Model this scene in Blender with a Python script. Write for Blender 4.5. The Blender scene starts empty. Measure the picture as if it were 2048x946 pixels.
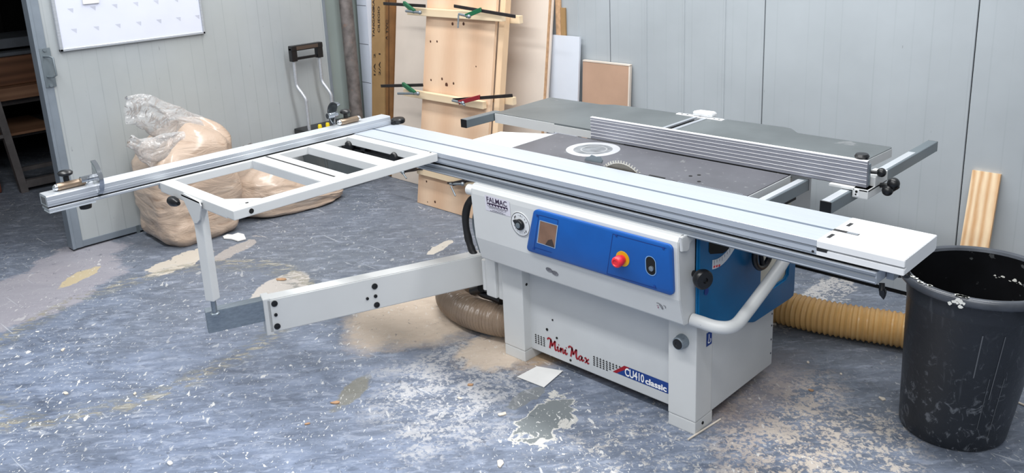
import bpy, bmesh, math, random
from mathutils import Vector, Matrix, noise
random.seed(7)
C = bpy.context.scene.collection
SC = bpy.context.scene
PI = math.pi

# ------------------------------------------------------------------ camera numbers
CAM = Vector((1.95, -2.3, 1.8))
F, CX, CY = 1743.803, 1052.784, 315.327
RC = Matrix(((0.7260587559862056, 0.686533417323125, -0.038865791570422456),
             (0.15571627766751014, -0.2192079878382817, -0.9631719986260329),
             (-0.6697694556525691, 0.693267426731217, -0.26606230719201446)))

def PX(u, v, x=None, y=None, z=None):
    """measured photo point -> point on a real plane of the workshop"""
    r = RC.transposed() @ Vector(((u - CX) / F, (v - CY) / F, 1.0))
    if z is not None: t = (z - CAM.z) / r.z
    elif x is not None: t = (x - CAM.x) / r.x
    else: t = (y - CAM.y) / r.y
    return CAM + r * t

# ------------------------------------------------------------------ materials
def new_mat(name):
    m = bpy.data.materials.new(name); m.use_nodes = True
    nt = m.node_tree; b = nt.nodes['Principled BSDF']
    return m, nt, b

def srgb(c):
    return tuple(((v / 255) / 12.92 if v / 255 <= 0.04045 else (((v / 255) + 0.055) / 1.055) ** 2.4) for v in c) + (1,)

class NT:
    def __init__(s, nt): s.nt = nt
    def n(s, t, **k):
        nd = s.nt.nodes.new(t)
        for a, b in k.items(): setattr(nd, a, b)
        return nd
    def l(s, a, b): s.nt.links.new(a, b)
    def val(s, nd, i, v):
        if hasattr(v, 'is_output') or isinstance(v, bpy.types.NodeSocket): s.l(v, nd.inputs[i])
        else: nd.inputs[i].default_value = v
    def math(s, op, a, b=None, c=None, clamp=False):
        nd = s.n('ShaderNodeMath', operation=op, use_clamp=clamp)
        s.val(nd, 0, a)
        if b is not None: s.val(nd, 1, b)
        if c is not None: s.val(nd, 2, c)
        return nd.outputs[0]
    def mix(s, fac, a, b, blend='MIX'):
        nd = s.n('ShaderNodeMix', data_type='RGBA', blend_type=blend)
        s.val(nd, 0, fac); s.val(nd, 6, a); s.val(nd, 7, b)
        return nd.outputs[2]
    def noise(s, vec, scale, detail=4, rough=.55, dist=0):
        nd = s.n('ShaderNodeTexNoise'); s.val(nd, 'Scale', scale); s.val(nd, 'Detail', detail)
        s.val(nd, 'Roughness', rough); s.val(nd, 'Distortion', dist)
        if vec is not None: s.l(vec, nd.inputs['Vector'])
        return nd
    def ramp(s, f, stops):
        nd = s.n('ShaderNodeValToRGB'); cr = nd.color_ramp
        while len(cr.elements) < len(stops): cr.elements.new(.5)
        for e, (p, c) in zip(cr.elements, stops): e.position = p; e.color = c
        s.l(f, nd.inputs[0]); return nd.outputs[0]
    def step(s, f, a, b):
        nd = s.n('ShaderNodeMapRange'); s.val(nd, 0, f); s.val(nd, 1, a); s.val(nd, 2, b); nd.clamp = True
        return nd.outputs[0]
    def mapping(s, vec, scale=(1, 1, 1), rot=(0, 0, 0), loc=(0, 0, 0)):
        nd = s.n('ShaderNodeMapping'); s.l(vec, nd.inputs[0])
        nd.inputs['Location'].default_value = loc; nd.inputs['Rotation'].default_value = rot; nd.inputs['Scale'].default_value = scale
        return nd.outputs[0]
    def bump(s, h, strength, bsdf, distance=.01):
        nd = s.n('ShaderNodeBump'); s.val(nd, 'Strength', strength); s.val(nd, 'Distance', distance)
        s.l(h, nd.inputs['Height']); s.l(nd.outputs[0], bsdf.inputs['Normal'])

def paint(name, col, rough=.45, metal=0, var=.06, scale=6, spec=.5, bump=0, speck=None):
    """even colour with a slight procedural mottling"""
    m, nt, b = new_mat(name); g = NT(nt)
    pos = g.n('ShaderNodeNewGeometry').outputs['Position']
    nz = g.noise(pos, scale, 5)
    c = srgb(col)
    lo = tuple(max(0, v * (1 - var)) for v in c[:3]) + (1,); hi = tuple(min(1, v * (1 + var)) for v in c[:3]) + (1,)
    out = g.ramp(nz.outputs[0], [(.35, lo), (.65, hi)])
    if speck:
        n2 = g.noise(pos, speck[1], 3)
        out = g.mix(g.step(n2.outputs[0], speck[2], speck[2] + .04), out, srgb(speck[0]))
    g.l(out, b.inputs['Base Color'])
    b.inputs['Roughness'].default_value = rough; b.inputs['Metallic'].default_value = metal
    b.inputs['Specular IOR Level'].default_value = spec
    if bump: g.bump(nz.outputs[0], bump, b)
    return m

def brushed(name, col, rough=.35, axis=0, metal=.85, var=.12):
    m, nt, b = new_mat(name); g = NT(nt)
    pos = g.n('ShaderNodeNewGeometry').outputs['Position']
    s = [160, 160, 160]; s[axis] = 3
    nz = g.noise(g.mapping(pos, tuple(s)), 1, 3)
    c = srgb(col)
    g.l(g.ramp(nz.outputs[0], [(.3, tuple(v * (1 - var) for v in c[:3]) + (1,)), (.7, tuple(min(1, v * (1 + var)) for v in c[:3]) + (1,))]), b.inputs['Base Color'])
    b.inputs['Roughness'].default_value = rough; b.inputs['Metallic'].default_value = metal
    return m

def wood(name, base, dark, rings=9., axis=2, rough=.55, knots=0, contrast=1., across=0, wavy=5):
    """grain runs along axis"""
    m, nt, b = new_mat(name); g = NT(nt)
    pos = g.n('ShaderNodeTexCoord').outputs['Object']
    s = [1, 1, 1]; s[axis] = .12
    mp = g.mapping(pos, tuple(s))
    nz = g.noise(mp, 3.5, 3)
    w = g.n('ShaderNodeTexWave', wave_type='BANDS', bands_direction='XYZ'[across])
    w.inputs['Scale'].default_value = rings; w.inputs['Distortion'].default_value = wavy; w.inputs['Detail'].default_value = 2
    w.inputs['Detail Scale'].default_value = .8
    g.l(mp, w.inputs['Vector'])
    s2 = [90, 90, 90]; s2[axis] = 2.5
    fine = g.noise(g.mapping(pos, tuple(s2)), 1, 3)
    f = g.math('MULTIPLY', w.outputs['Fac'], .55 * contrast)
    f = g.math('ADD', f, g.math('MULTIPLY', fine.outputs[0], .3 * contrast))
    f = g.math('ADD', f, g.math('MULTIPLY', g.math('SUBTRACT', nz.outputs[0], .4), .5 * contrast), clamp=True)
    col = g.mix(f, srgb(base), srgb(dark))
    if knots:
        vo = g.n('ShaderNodeTexVoronoi', feature='F1'); vo.inputs['Scale'].default_value = knots
        s3 = [1, 1, 1]; s3[axis] = .75
        g.l(g.mapping(pos, tuple(s3)), vo.inputs['Vector'])
        k = g.step(vo.outputs['Distance'], .055, .025)
        col = g.mix(k, col, srgb((70, 38, 22)))
    g.l(col, b.inputs['Base Color']); b.inputs['Roughness'].default_value = rough
    return m

def wall_paint(name, col, axis, spacing, streak=(120, 128, 132), rib=.35, warm=None):
    """painted sandwich panel: fine vertical micro-ribs, smudges and drip marks"""
    m, nt, b = new_mat(name); g = NT(nt)
    pos = g.n('ShaderNodeNewGeometry').outputs['Position']
    sep = g.n('ShaderNodeSeparateXYZ'); g.l(pos, sep.inputs[0]); a = sep.outputs[axis]
    big = g.noise(pos, 1.3, 5, .6)
    c = srgb(col)
    out = g.mix(g.step(big.outputs[0], .3, .7), tuple(v * .90 for v in c[:3]) + (1,), tuple(min(1, v * 1.08) for v in c[:3]) + (1,))
    if warm: out = g.mix(g.math('MULTIPLY', g.step(g.noise(pos, .9, 2).outputs[0], .45, .7), .5), out, srgb(warm))
    fr = g.math('FRACT', g.math('DIVIDE', a, spacing))
    line = g.step(g.math('ABSOLUTE', g.math('SUBTRACT', fr, .5)), .05, .012)
    nb = g.noise(g.mapping(pos, (9, 9, 1.6)), 1, 4)
    line = g.math('MULTIPLY', line, g.step(nb.outputs[0], .38, .62))
    out = g.mix(g.math('MULTIPLY', line, rib), out, srgb(streak))
    sc = g.noise(g.mapping(pos, (60, 60, 14)), 1, 2)
    out = g.mix(g.math('MULTIPLY', g.step(sc.outputs[0], .74, .80), .6), out, srgb((95, 98, 102)))
    g.l(out, b.inputs['Base Color']); b.inputs['Roughness'].default_value = .42
    return m

def plastic_film(name, milky=.25, tint=(235, 235, 235)):
    m, nt, b = new_mat(name); g = NT(nt)
    out = nt.nodes['Material Output']
    tr = g.n('ShaderNodeBsdfTransparent'); gl = g.n('ShaderNodeBsdfGlossy'); df = g.n('ShaderNodeBsdfDiffuse')
    gl.inputs['Roughness'].default_value = .18; df.inputs['Color'].default_value = srgb(tint)
    lw = g.n('ShaderNodeLayerWeight'); lw.inputs[0].default_value = .35
    pos = g.n('ShaderNodeNewGeometry').outputs['Position']
    nz = g.noise(pos, 9, 2, .5, 1.8)
    bp = g.n('ShaderNodeBump'); bp.inputs['Strength'].default_value = .8; bp.inputs['Distance'].default_value = .03
    g.l(nz.outputs[0], bp.inputs['Height'])
    for s in (gl, df): g.l(bp.outputs[0], s.inputs['Normal'])
    g.l(bp.outputs[0], lw.inputs['Normal'])
    m1 = g.n('ShaderNodeMixShader'); g.l(g.math('ADD', g.math('MULTIPLY', lw.outputs['Facing'], .45), milky, clamp=True), m1.inputs[0])
    g.l(tr.outputs[0], m1.inputs[1]); g.l(df.outputs[0], m1.inputs[2])
    m2 = g.n('ShaderNodeMixShader'); g.l(g.math('MULTIPLY', lw.outputs['Fresnel'], .8), m2.inputs[0])
    g.l(m1.outputs[0], m2.inputs[1]); g.l(gl.outputs[0], m2.inputs[2])
    g.l(m2.outputs[0], out.inputs[0]); nt.nodes.remove(b)
    return m

MT = {}
MT['white'] = paint('machine_white', (206, 208, 208), .42, var=.03, scale=3)
MT['white_body'] = paint('machine_white_body', (198, 201, 203), .45, var=.04, scale=2.5)
MT['lid_white'] = paint('white_sheet', (222, 224, 226), .5, var=.02)
MT['blue'] = paint('panel_blue', (10, 82, 160), .38, var=.06, scale=9)
MT['blue_dark'] = paint('cover_blue', (0, 98, 150), .4, var=.08, scale=6)
MT['blue_groove'] = paint('groove_blue', (10, 48, 120), .5)
MT['alu'] = brushed('aluminium_x', (184, 191, 200), .42, 0, .35, .04)
MT['alu_y'] = brushed('aluminium_y', (186, 191, 198), .36, 1, .45, .10)
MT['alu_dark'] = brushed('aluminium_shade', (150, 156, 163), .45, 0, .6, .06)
MT['alu_fence'] = brushed('aluminium_fence', (150, 152, 162), .42, 0, .45, .05)
MT['steel_tube'] = paint('grey_tube', (112, 122, 128), .4, .3, .06)
MT['tube_top'] = brushed('tube_top', (215, 220, 225), .3, 1, .5, .05)
MT['galv'] = brushed('galvanised', (140, 150, 158), .4, 1, .7, .12)
MT['chrome'] = paint('chrome', (225, 228, 232), .12, 1, .02)
MT['bronze'] = paint('bronze_sleeve', (142, 124, 106), .3, .5, .08)
MT['black'] = paint('black_plastic', (18, 19, 22), .35, 0, .1)
MT['black_matt'] = paint('black_matt', (10, 10, 11), .8)
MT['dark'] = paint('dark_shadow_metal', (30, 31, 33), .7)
MT['rubber'] = paint('rubber', (26, 27, 29), .55, 0, .15, 30)
MT['cast'] = paint('cast_iron', (94, 95, 101), .5, .25, .12, 5, speck=((120, 122, 124), 40, .66))
MT['cast2'] = paint('cast_iron_planer', (106, 112, 114), .45, .25, .14, 3.2, speck=((130, 133, 135), 9, .68))
MT['red'] = paint('red_plastic', (226, 44, 58), .35)
MT['yellow'] = paint('yellow_plate', (222, 170, 20), .45)
MT['yellow_cap'] = paint('yellow_cap', (232, 206, 40), .4)
MT['ink'] = paint('black_ink', (22, 22, 26), .6)
MT['ink_soft'] = paint('grey_ink', (92, 94, 104), .6)
MT['ink_red'] = paint('red_ink', (150, 14, 34), .5)
MT['ink_pink'] = paint('pink_ink', (150, 90, 116), .6)
MT['ink_navy'] = paint('navy_ink', (18, 58, 132), .45)
MT['ink_white'] = paint('white_ink', (240, 240, 242), .5)
MT['sticker'] = paint('sticker_film', (214, 212, 222), .4)
MT['green'] = paint('clamp_green', (24, 96, 62), .4, .1)
MT['clamp_red'] = paint('clamp_red', (140, 34, 44), .4, .1)
MT['clamp_bar'] = paint('clamp_bar', (50, 46, 46), .45, .5, .15, 30)
MT['tan_window'] = paint('dusty_window', (134, 102, 82), .3, 0, .2, 12)
MT['frame_grey'] = paint('door_frame_grey', (132, 142, 152), .45, .3, .08)
MT['pipe'] = paint('rusty_pipe', (112, 106, 104), .6, .2, .35, 14, speck=((128, 110, 102), 8, .60))
MT['foam'] = paint('white_foam', (206, 214, 228), .7, var=.03)
MT['card'] = paint('cardboard', (158, 126, 84), .8, var=.06, scale=8)
MT['card_dark'] = paint('cardboard_brown_shaded', (124, 86, 48), .8, var=.14, scale=12)  # brown cardboard darkened, the shadow it stands in put into the colour
MT['ply_face'] = paint('birch_face', (216, 204, 192), .6, var=.06, scale=2.2)
MT['ply_edge'] = paint('ply_edge', (196, 158, 122), .7, var=.15, scale=40)
MT['mdf'] = paint('mdf', (176, 144, 122), .7, var=.05, scale=6)
MT['mdf_edge'] = paint('mdf_edge', (214, 202, 190), .7)
MT['white_board'] = paint('white_melamine', (206, 212, 222), .35, var=.04, scale=2)
MT['pine'] = wood('pine', (234, 208, 176), (212, 172, 130), 3, 2, contrast=.6)
MT['pine_board'] = wood('pine_board', (228, 200, 172), (200, 158, 124), 1.3, 2, contrast=.8)
MT['batten'] = wood('pine_batten', (236, 216, 184), (214, 182, 142), 3, 0, contrast=.55, across=2)
MT['pine_bold'] = wood('pine_bold', (244, 224, 190), (198, 148, 98), 9, 2, contrast=1.15, wavy=7)
MT['knot'] = paint('knot', (74, 40, 26), .7, var=.4, scale=60)
def bin_mat():
    m, nt, b = new_mat('bin_black'); g = NT(nt)
    pos = g.n('ShaderNodeNewGeometry').outputs['Position']
    sep = g.n('ShaderNodeSeparateXYZ'); g.l(pos, sep.inputs[0])
    n1 = g.noise(pos, 5, 5, .6); n2 = g.noise(g.mapping(pos, (1, 1, .8)), 24, 5, .65, 1.6); n3 = g.noise(g.mapping(pos, (40, 40, 3)), 1, 3)
    c = g.mix(n1.outputs[0], srgb((22, 25, 29)), srgb((44, 48, 55)))
    low = g.step(sep.outputs[2], .42, .16)
    f = g.math('MULTIPLY', g.step(n2.outputs[0], .56, .66), g.math('ADD', g.math('MULTIPLY', low, .62), .12))
    c = g.mix(f, c, srgb((120, 124, 130)))
    c = g.mix(g.math('MULTIPLY', g.step(n3.outputs[0], .64, .72), .22), c, srgb((118, 122, 128)))
    g.l(c, b.inputs['Base Color']); b.inputs['Roughness'].default_value = .38
    g.bump(n2.outputs[0], .12, b)
    return m
MT['bin'] = bin_mat()
MT['bin_in'] = paint('bin_inside_shaded', (9, 10, 13), .9, 0, .3, 10, spec=.1, speck=((64, 66, 68), 34, .66))  # darker than the shell: shade inside the bin put into the colour
MT['bin_rim'] = paint('bin_rim', (70, 74, 81), .28, 0, .2, 14)
MT['paint_drip'] = paint('white_paint', (224, 224, 218), .6)
MT['tub'] = paint('toolbox_grey', (88, 96, 100), .5, 0, .1, 8)
MT['film'] = plastic_film('clear_film', .24)
MT['paper'] = paint('paper', (226, 226, 224), .7)
MT['scrap'] = paint('scrap', (214, 204, 190), .8, var=.1, scale=30)
MT['chip'] = paint('chip', (176, 140, 108), .8, var=.15, scale=40)
MT['sawdust'] = paint('sawdust', (196, 168, 136), .95, var=.1, scale=20, bump=.3)
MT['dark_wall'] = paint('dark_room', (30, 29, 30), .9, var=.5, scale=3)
MT['wood_dark'] = wood('old_plank', (140, 98, 72), (84, 54, 38), 5, 1, contrast=1, across=2)
MT['wood_mid'] = wood('old_plank_light', (168, 128, 100), (120, 84, 62), 5, 1, contrast=.9, across=2)
MT['rust'] = paint('red_brown', (88, 46, 36), .8, var=.3)
MT['frame_dark'] = paint('stand_grey', (96, 92, 92), .6, .2, .15, 12)
MT['plank_grey'] = paint('plank_grey', (104, 110, 118), .7, var=.15)
MT['floor_gap'] = paint('gap_black', (12, 12, 13), .9)
MT['wall'] = wall_paint('wall_panel_paint', (168, 175, 180), 0, .0815, rib=.18)
MT['wall_door'] = wall_paint('door_panel_paint', (168, 174, 177), 1, .0815, rib=.34, warm=(172, 175, 168))
MT['wall_left'] = wall_paint('left_wall_paint', (150, 160, 156), 1, .0815, rib=.25)

def hose_mat(name, col, col2, alpha):
    m, nt, b = new_mat(name); g = NT(nt)
    pos = g.n('ShaderNodeNewGeometry').outputs['Position']
    nz = g.noise(pos, 14, 4)
    g.l(g.mix(nz.outputs[0], srgb(col), srgb(col2)), b.inputs['Base Color'])
    b.inputs['Roughness'].default_value = .25; b.inputs['Alpha'].default_value = alpha
    b.inputs['Subsurface Weight'].default_value = 0
    return m
MT['hose'] = hose_mat('amber_hose', (232, 190, 128), (212, 164, 98), .97)
MT['hose_brown'] = hose_mat('dusty_hose', (160, 142, 124), (122, 104, 88), .97)

def bag_mat(name):
    m, nt, b = new_mat(name); g = NT(nt)
    pos = g.n('ShaderNodeNewGeometry').outputs['Position']
    n1 = g.noise(pos, 7, 5); n2 = g.noise(g.mapping(pos, (4.5, 4.5, 13)), 1, 4, .55, 1.4)
    c = g.mix(n1.outputs[0], srgb((180, 156, 136)), srgb((202, 182, 164)))
    c = g.mix(g.math('MULTIPLY', g.step(n2.outputs[0], .62, .78), .5), c, srgb((226, 214, 200)))
    c = g.mix(g.math('MULTIPLY', g.step(n2.outputs[0], .40, .28), .6), c, srgb((140, 110, 86)))
    g.l(c, b.inputs['Base Color']); b.inputs['Roughness'].default_value = .5
    b.inputs['Coat Weight'].default_value = .6; b.inputs['Coat Roughness'].default_value = .18
    g.bump(n2.outputs[0], .5, b, .03)
    return m
MT['bag'] = bag_mat('sawdust_bag')

def floor_mat():
    m, nt, b = new_mat('worn_blue_floor'); g = NT(nt)
    pos = g.n('ShaderNodeNewGeometry').outputs['Position']
    turned = g.mapping(pos, (1, 1, 1), (0, 0, .75))
    smear = g.mapping(turned, (2.2, .8, 1))
    n1 = g.noise(pos, 1.1, 6, .6, .4); n2 = g.noise(smear, 4.5, 8, .68, .9); n3 = g.noise(smear, 17, 6, .62, .8)
    n4 = g.noise(pos, 52, 5, .7, .5); wn = g.noise(pos, 3.0, 8, .68)
    sep = g.n('ShaderNodeSeparateXYZ'); g.l(pos, sep.inputs[0])
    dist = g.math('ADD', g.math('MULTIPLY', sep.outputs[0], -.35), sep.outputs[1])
    M, A, S = (lambda a, b: g.math('MULTIPLY', a, b)), (lambda a, b: g.math('ADD', a, b)), (lambda a, b: g.math('SUBTRACT', a, b))
    # smeared blue-grey floor paint
    c = g.ramp(n2.outputs[0], [(.30, srgb((88, 97, 114))), (.5, srgb((116, 128, 150))), (.70, srgb((142, 155, 180)))])
    c = g.mix(M(g.step(n1.outputs[0], .44, .60), .5), c, srgb((104, 112, 126)))
    c = g.mix(M(g.step(n3.outputs[0], .54, .62), .55), c, srgb((158, 168, 188)))
    c = g.mix(M(g.step(n3.outputs[0], .42, .36), .45), c, srgb((84, 92, 108)))
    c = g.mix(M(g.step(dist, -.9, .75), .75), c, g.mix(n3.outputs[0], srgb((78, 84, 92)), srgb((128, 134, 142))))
    m5 = g.noise(smear, 9, 9, .75, .4)
    c = g.mix(M(g.step(m5.outputs[0], .55, .60), .38), c, srgb((168, 176, 192)))
    c = g.mix(M(g.step(m5.outputs[0], .44, .39), .45), c, srgb((78, 87, 104)))
    def P(u, v): return PX(u, v, z=0)
    def field(cx, cy, rx, ry, rot):
        v = g.mapping(g.mapping(pos, (1, 1, 0), (0, 0, 0), (-cx, -cy, 0)), (1, 1, 0), (0, 0, -rot))
        v = g.mapping(v, (1 / rx, 1 / ry, 0))
        ln = g.n('ShaderNodeVectorMath', operation='LENGTH'); g.l(v, ln.inputs[0]); return ln.outputs['Value']
    rag = A(M(S(wn.outputs[0], .5), 1.0), M(S(n3.outputs[0], .5), .35))
    wf = g.noise(pos, 10, 6, .62, .5); ragf = M(S(wf.outputs[0], .5), 1.5)
    def pp(u, v, rx, ry, rot, colr, k=1., edge=.12, wob=1.3, grit=None, off=0):
        nonlocal c
        p = P(u, v); d = A(field(p.x, p.y, rx, ry, rot), M(ragf if max(rx, ry) < .24 else rag, wob))
        f = g.step(d, 1 + edge * .5 - off, 1 - edge * .5 - off)
        if grit: f = M(f, g.step(A(n4.outputs[0], A(M(S(wf.outputs[0], .5), .55), M(S(n2.outputs[0], .5), .3))), grit, grit + .08))
        c = g.mix(M(f, k), c, srgb(colr) if isinstance(colr, tuple) else colr)
    dusty = g.mix(n2.outputs[0], srgb((142, 140, 150)), srgb((168, 166, 172)))
    pp(30, 600, .34, .62, .35, dusty, .9, .10, 1.0)
    pp(150, 520, .22, .34, .5, dusty, .85, .10, 1.4)
    pp(160, 553, .055, .14, .5, (190, 176, 146), 1, .06, .8)
    pp(555, 583, .12, .26, .55, (188, 182, 176), 1, .05, .8)
    pp(362, 522, .10, .23, .3, (196, 188, 176), 1, .05, .9)
    pp(470, 500, .05, .2, .4, (168, 162, 158), .9, .08, 1.8)
    pp(880, 494, .035, .13, .3, (196, 190, 180), 1, .06, .9)
    pp(1092, 840, .085, .18, .15, (200, 198, 192), .95, .05, 2.2)
    pp(1092, 838, .07, .16, .15, (118, 124, 126), 1, .05, 1.9)
    pp(1052, 795, .04, .09, .1, (122, 126, 128), .9, .08, 1.4)
    pp(705, 783, .045, .13, .5, (122, 120, 108), .8, .2, 1.2)
    # chewed-up pale areas
    pp(905, 770, .26, .40, .55, (186, 186, 188), .85, .5, 2.4, .47)
    pp(1560, 850, .22, .42, .2, (192, 178, 166), .75, .4, 1.6, .46)
    pp(1690, 905, .24, .34, .3, (206, 196, 184), .8, .5, 1.8, .50)
    pp(1500, 770, .16, .34, .0, (142, 134, 136), .6, .6, 1.2)
    pp(1280, 930, .3, .4, .3, (200, 196, 190), .7, .6, 2.0, .55)
    pp(1640, 600, .10, .35, .1, (188, 186, 184), .9, .1, 2.6, .44)
    pp(1100, 690, .14, .24, .2, (176, 152, 124), .9, .5, 1.4)
    # sawdust drifting out from under the machine
    dust = g.mix(n3.outputs[0], srgb((188, 170, 152)), srgb((216, 202, 186)))
    pp(850, 625, .34, .34, .35, dust, 1, .35, 1.0)
    pp(770, 640, .14, .30, .5, dust, .8, .5, 1.3)
    pp(985, 705, .14, .16, .2, dust, .95, .3, 1.0)
    pp(1190, 718, .5, .10, 0, (122, 98, 78), .85, .8, .8)
    pp(1000, 640, .30, .10, .1, (132, 110, 90), .8, .8, .9)
    # rings of grime left by something heavy
    def ring(u, v, rx, ry, rot, w, colr, k, thr):
        nonlocal c
        p = P(u, v); d = g.math('ABSOLUTE', S(A(field(p.x, p.y, rx, ry, rot), M(rag, .35)), 1))
        f = M(g.step(d, w, w * .45), g.step(n3.outputs[0], thr, thr + .10))
        c = g.mix(M(f, k), c, srgb(colr))
    ring(300, 655, .62, .80, .3, .13, (112, 114, 110), .7, .46)
    ring(295, 655, .64, .84, .3, .05, (160, 152, 128), .55, .48)
    ring(300, 655, .66, .86, .3, .16, (186, 188, 190), .5, .56)
    # flecks of white paint and scratches, denser toward the front
    front = A(M(g.step(dist, .6, -1.4), .75), .3)
    fl = g.mapping(g.mapping(pos, (1, 1, 1), (0, 0, .75)), (1.0, 2.0, 1))
    clus = g.step(g.noise(pos, 1.9, 4, .6).outputs[0], .40, .60)
    for sc, th, k in ((26, .672, .95), (58, .672, .9), (9, .712, .95), (15, .70, .95)):
        f = g.step(g.noise(fl, sc, 2, .5, .6).outputs[0], th, th + .018)
        f = M(f, M(front, A(M(clus, .8), .2)))
        c = g.mix(M(g.math('MULTIPLY', f, 1.5, None, True), k), c, srgb((222, 221, 218)))
    for rot, th in ((.9, .70), (-.5, .72), (2.0, .725)):
        sn = g.noise(g.mapping(pos, (2.2, 46, 1), (0, 0, rot)), 1, 3, .5, .5)
        c = g.mix(M(g.step(sn.outputs[0], th, th + .03), .5), c, srgb((196, 200, 206)))
    dk = g.noise(pos, 33, 4, .6, 1)
    c = g.mix(M(g.step(dk.outputs[0], .36, .31), .55), c, srgb((70, 76, 88)))
    g.l(c, b.inputs['Base Color'])
    b.inputs['Roughness'].default_value = .5; b.inputs['Specular IOR Level'].default_value = .35
    g.bump(n3.outputs[0], .15, b, .004)
    return m
MT['floor'] = floor_mat()

# ------------------------------------------------------------------ mesh helpers
class MB:
    def __init__(s): s.bm = bmesh.new()
    def box(s, a, b, bev=0, seg=2, mat=None):
        a, b = Vector(a), Vector(b)
        lo = Vector((min(a[i], b[i]) for i in range(3))); hi = Vector((max(a[i], b[i]) for i in range(3)))
        r = bmesh.ops.create_cube(s.bm, size=1)
        vs = r['verts']
        for v in vs:
            v.co = Vector(((lo[i] + hi[i]) / 2 + v.co[i] * (hi[i] - lo[i]) for i in range(3)))
        if bev:
            es = list({e for v in vs for e in v.link_edges})
            out = bmesh.ops.bevel(s.bm, geom=es, offset=min(bev, .49 * min(hi[i] - lo[i] for i in range(3))), segments=seg, affect='EDGES', profile=.7)
            vs = out['verts']
        if mat is not None:
            for v in vs: v.co = mat @ v.co
        return s
    def prism(s, pts, d, bev=0):
        """pts: 3D loop, d: extrusion vector"""
        d = Vector(d)
        a = [s.bm.verts.new(Vector(p)) for p in pts]; b = [s.bm.verts.new(Vector(p) + d) for p in pts]
        n = len(pts); fs = [s.bm.faces.new(a), s.bm.faces.new(b[::-1])]
        for i in range(n): fs.append(s.bm.faces.new((a[i], b[i], b[(i + 1) % n], a[(i + 1) % n])))
        bmesh.ops.recalc_face_normals(s.bm, faces=fs)
        if bev:
            es = list({e for f in fs[:2] for e in f.edges})
            bmesh.ops.bevel(s.bm, geom=es, offset=bev, segments=2, affect='EDGES')
        return s
    def cyl(s, a, b, r, r2=None, n=20, cap=True):
        a, b = Vector(a), Vector(b); d = b - a
        q = d.to_track_quat('Z', 'Y').to_matrix()
        r2 = r if r2 is None else r2
        A = [s.bm.verts.new(a + q @ Vector((r * math.cos(2 * PI * i / n), r * math.sin(2 * PI * i / n), 0))) for i in range(n)]
        B = [s.bm.verts.new(b + q @ Vector((r2 * math.cos(2 * PI * i / n), r2 * math.sin(2 * PI * i / n), 0))) for i in range(n)]
        for i in range(n): s.bm.faces.new((A[i], A[(i + 1) % n], B[(i + 1) % n], B[i]))
        if cap: s.bm.faces.new(A[::-1]); s.bm.faces.new(B)
        return s
    def lathe(s, c, axis, prof, n=24, closed_ends=True):
        """prof: list of (r, h) along axis from c"""
        c = Vector(c); q = Vector(axis).to_track_quat('Z', 'Y').to_matrix()
        rows = []
        for r, h in prof:
            if r < 1e-5: rows.append([s.bm.verts.new(c + q @ Vector((0, 0, h)))])
            else: rows.append([s.bm.verts.new(c + q @ Vector((r * math.cos(2 * PI * i / n), r * math.sin(2 * PI * i / n), h))) for i in range(n)])
        for A, B in zip(rows, rows[1:]):
            for i in range(n):
                j = (i + 1) % n
                if len(A) == 1 and len(B) == 1: continue
                if len(A) == 1: s.bm.faces.new((A[0], B[j], B[i]))
                elif len(B) == 1: s.bm.faces.new((A[i], A[j], B[0]))
                else: s.bm.faces.new((A[i], A[j], B[j], B[i]))
        if closed_ends:
            if len(rows[0]) > 1: s.bm.faces.new(rows[0][::-1])
            if len(rows[-1]) > 1: s.bm.faces.new(rows[-1])
        return s
    def ball(s, c, r, sc=(1, 1, 1), n=16):
        prof = [(math.sin(PI * i / n) * r, -math.cos(PI * i / n) * r) for i in range(n + 1)]
        k0 = len(s.bm.verts)
        s.lathe((0, 0, 0), (0, 0, 1), prof, n + 4)
        s.bm.verts.ensure_lookup_table()
        for v in s.bm.verts[k0:]: v.co = Vector(c) + Vector((v.co.x * sc[0], v.co.y * sc[1], v.co.z * sc[2]))
        return s
    def tube(s, pts, r, n=14, sub=6, radf=None, cap=True, smooth=True):
        pts = [Vector(p) for p in pts]
        if smooth and len(pts) > 2:
            out = []
            P = [pts[0] * 2 - pts[1]] + pts + [pts[-1] * 2 - pts[-2]]
            for i in range(1, len(P) - 2):
                for k in range(sub):
                    t = k / sub; a, b, c2, d = P[i - 1], P[i], P[i + 1], P[i + 2]
                    out.append(.5 * ((2 * b) + (c2 - a) * t + (2 * a - 5 * b + 4 * c2 - d) * t * t + (3 * b - a - 3 * c2 + d) * t ** 3))
            out.append(pts[-1]); pts = out
        L = [0]
        for a, b in zip(pts, pts[1:]): L.append(L[-1] + (b - a).length)
        t0 = (pts[1] - pts[0]).normalized(); up = Vector((0, 0, 1)) if abs(t0.z) < .9 else Vector((1, 0, 0))
        nrm = (up - t0 * up.dot(t0)).normalized()
        rows = []
        for i, p in enumerate(pts):
            t = (pts[min(i + 1, len(pts) - 1)] - pts[max(i - 1, 0)]).normalized()
            nrm = (nrm - t * nrm.dot(t)).normalized(); bn = t.cross(nrm)
            rr = r if radf is None else radf(L[i], L[-1])
            rows.append([s.bm.verts.new(p + (nrm * math.cos(2 * PI * k / n) + bn * math.sin(2 * PI * k / n)) * rr) for k in range(n)])
        for A, B in zip(rows, rows[1:]):
            for k in range(n): s.bm.faces.new((A[k], A[(k + 1) % n], B[(k + 1) % n], B[k]))
        if cap: s.bm.faces.new(rows[0][::-1]); s.bm.faces.new(rows[-1])
        return s
    def poly(s, pts):
        f = s.bm.faces.new([s.bm.verts.new(Vector(p)) for p in pts]); return s

def wloc(o):
    v = Vector((0, 0, 0))
    while o is not None: v += o.location; o = o.parent
    return v

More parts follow.
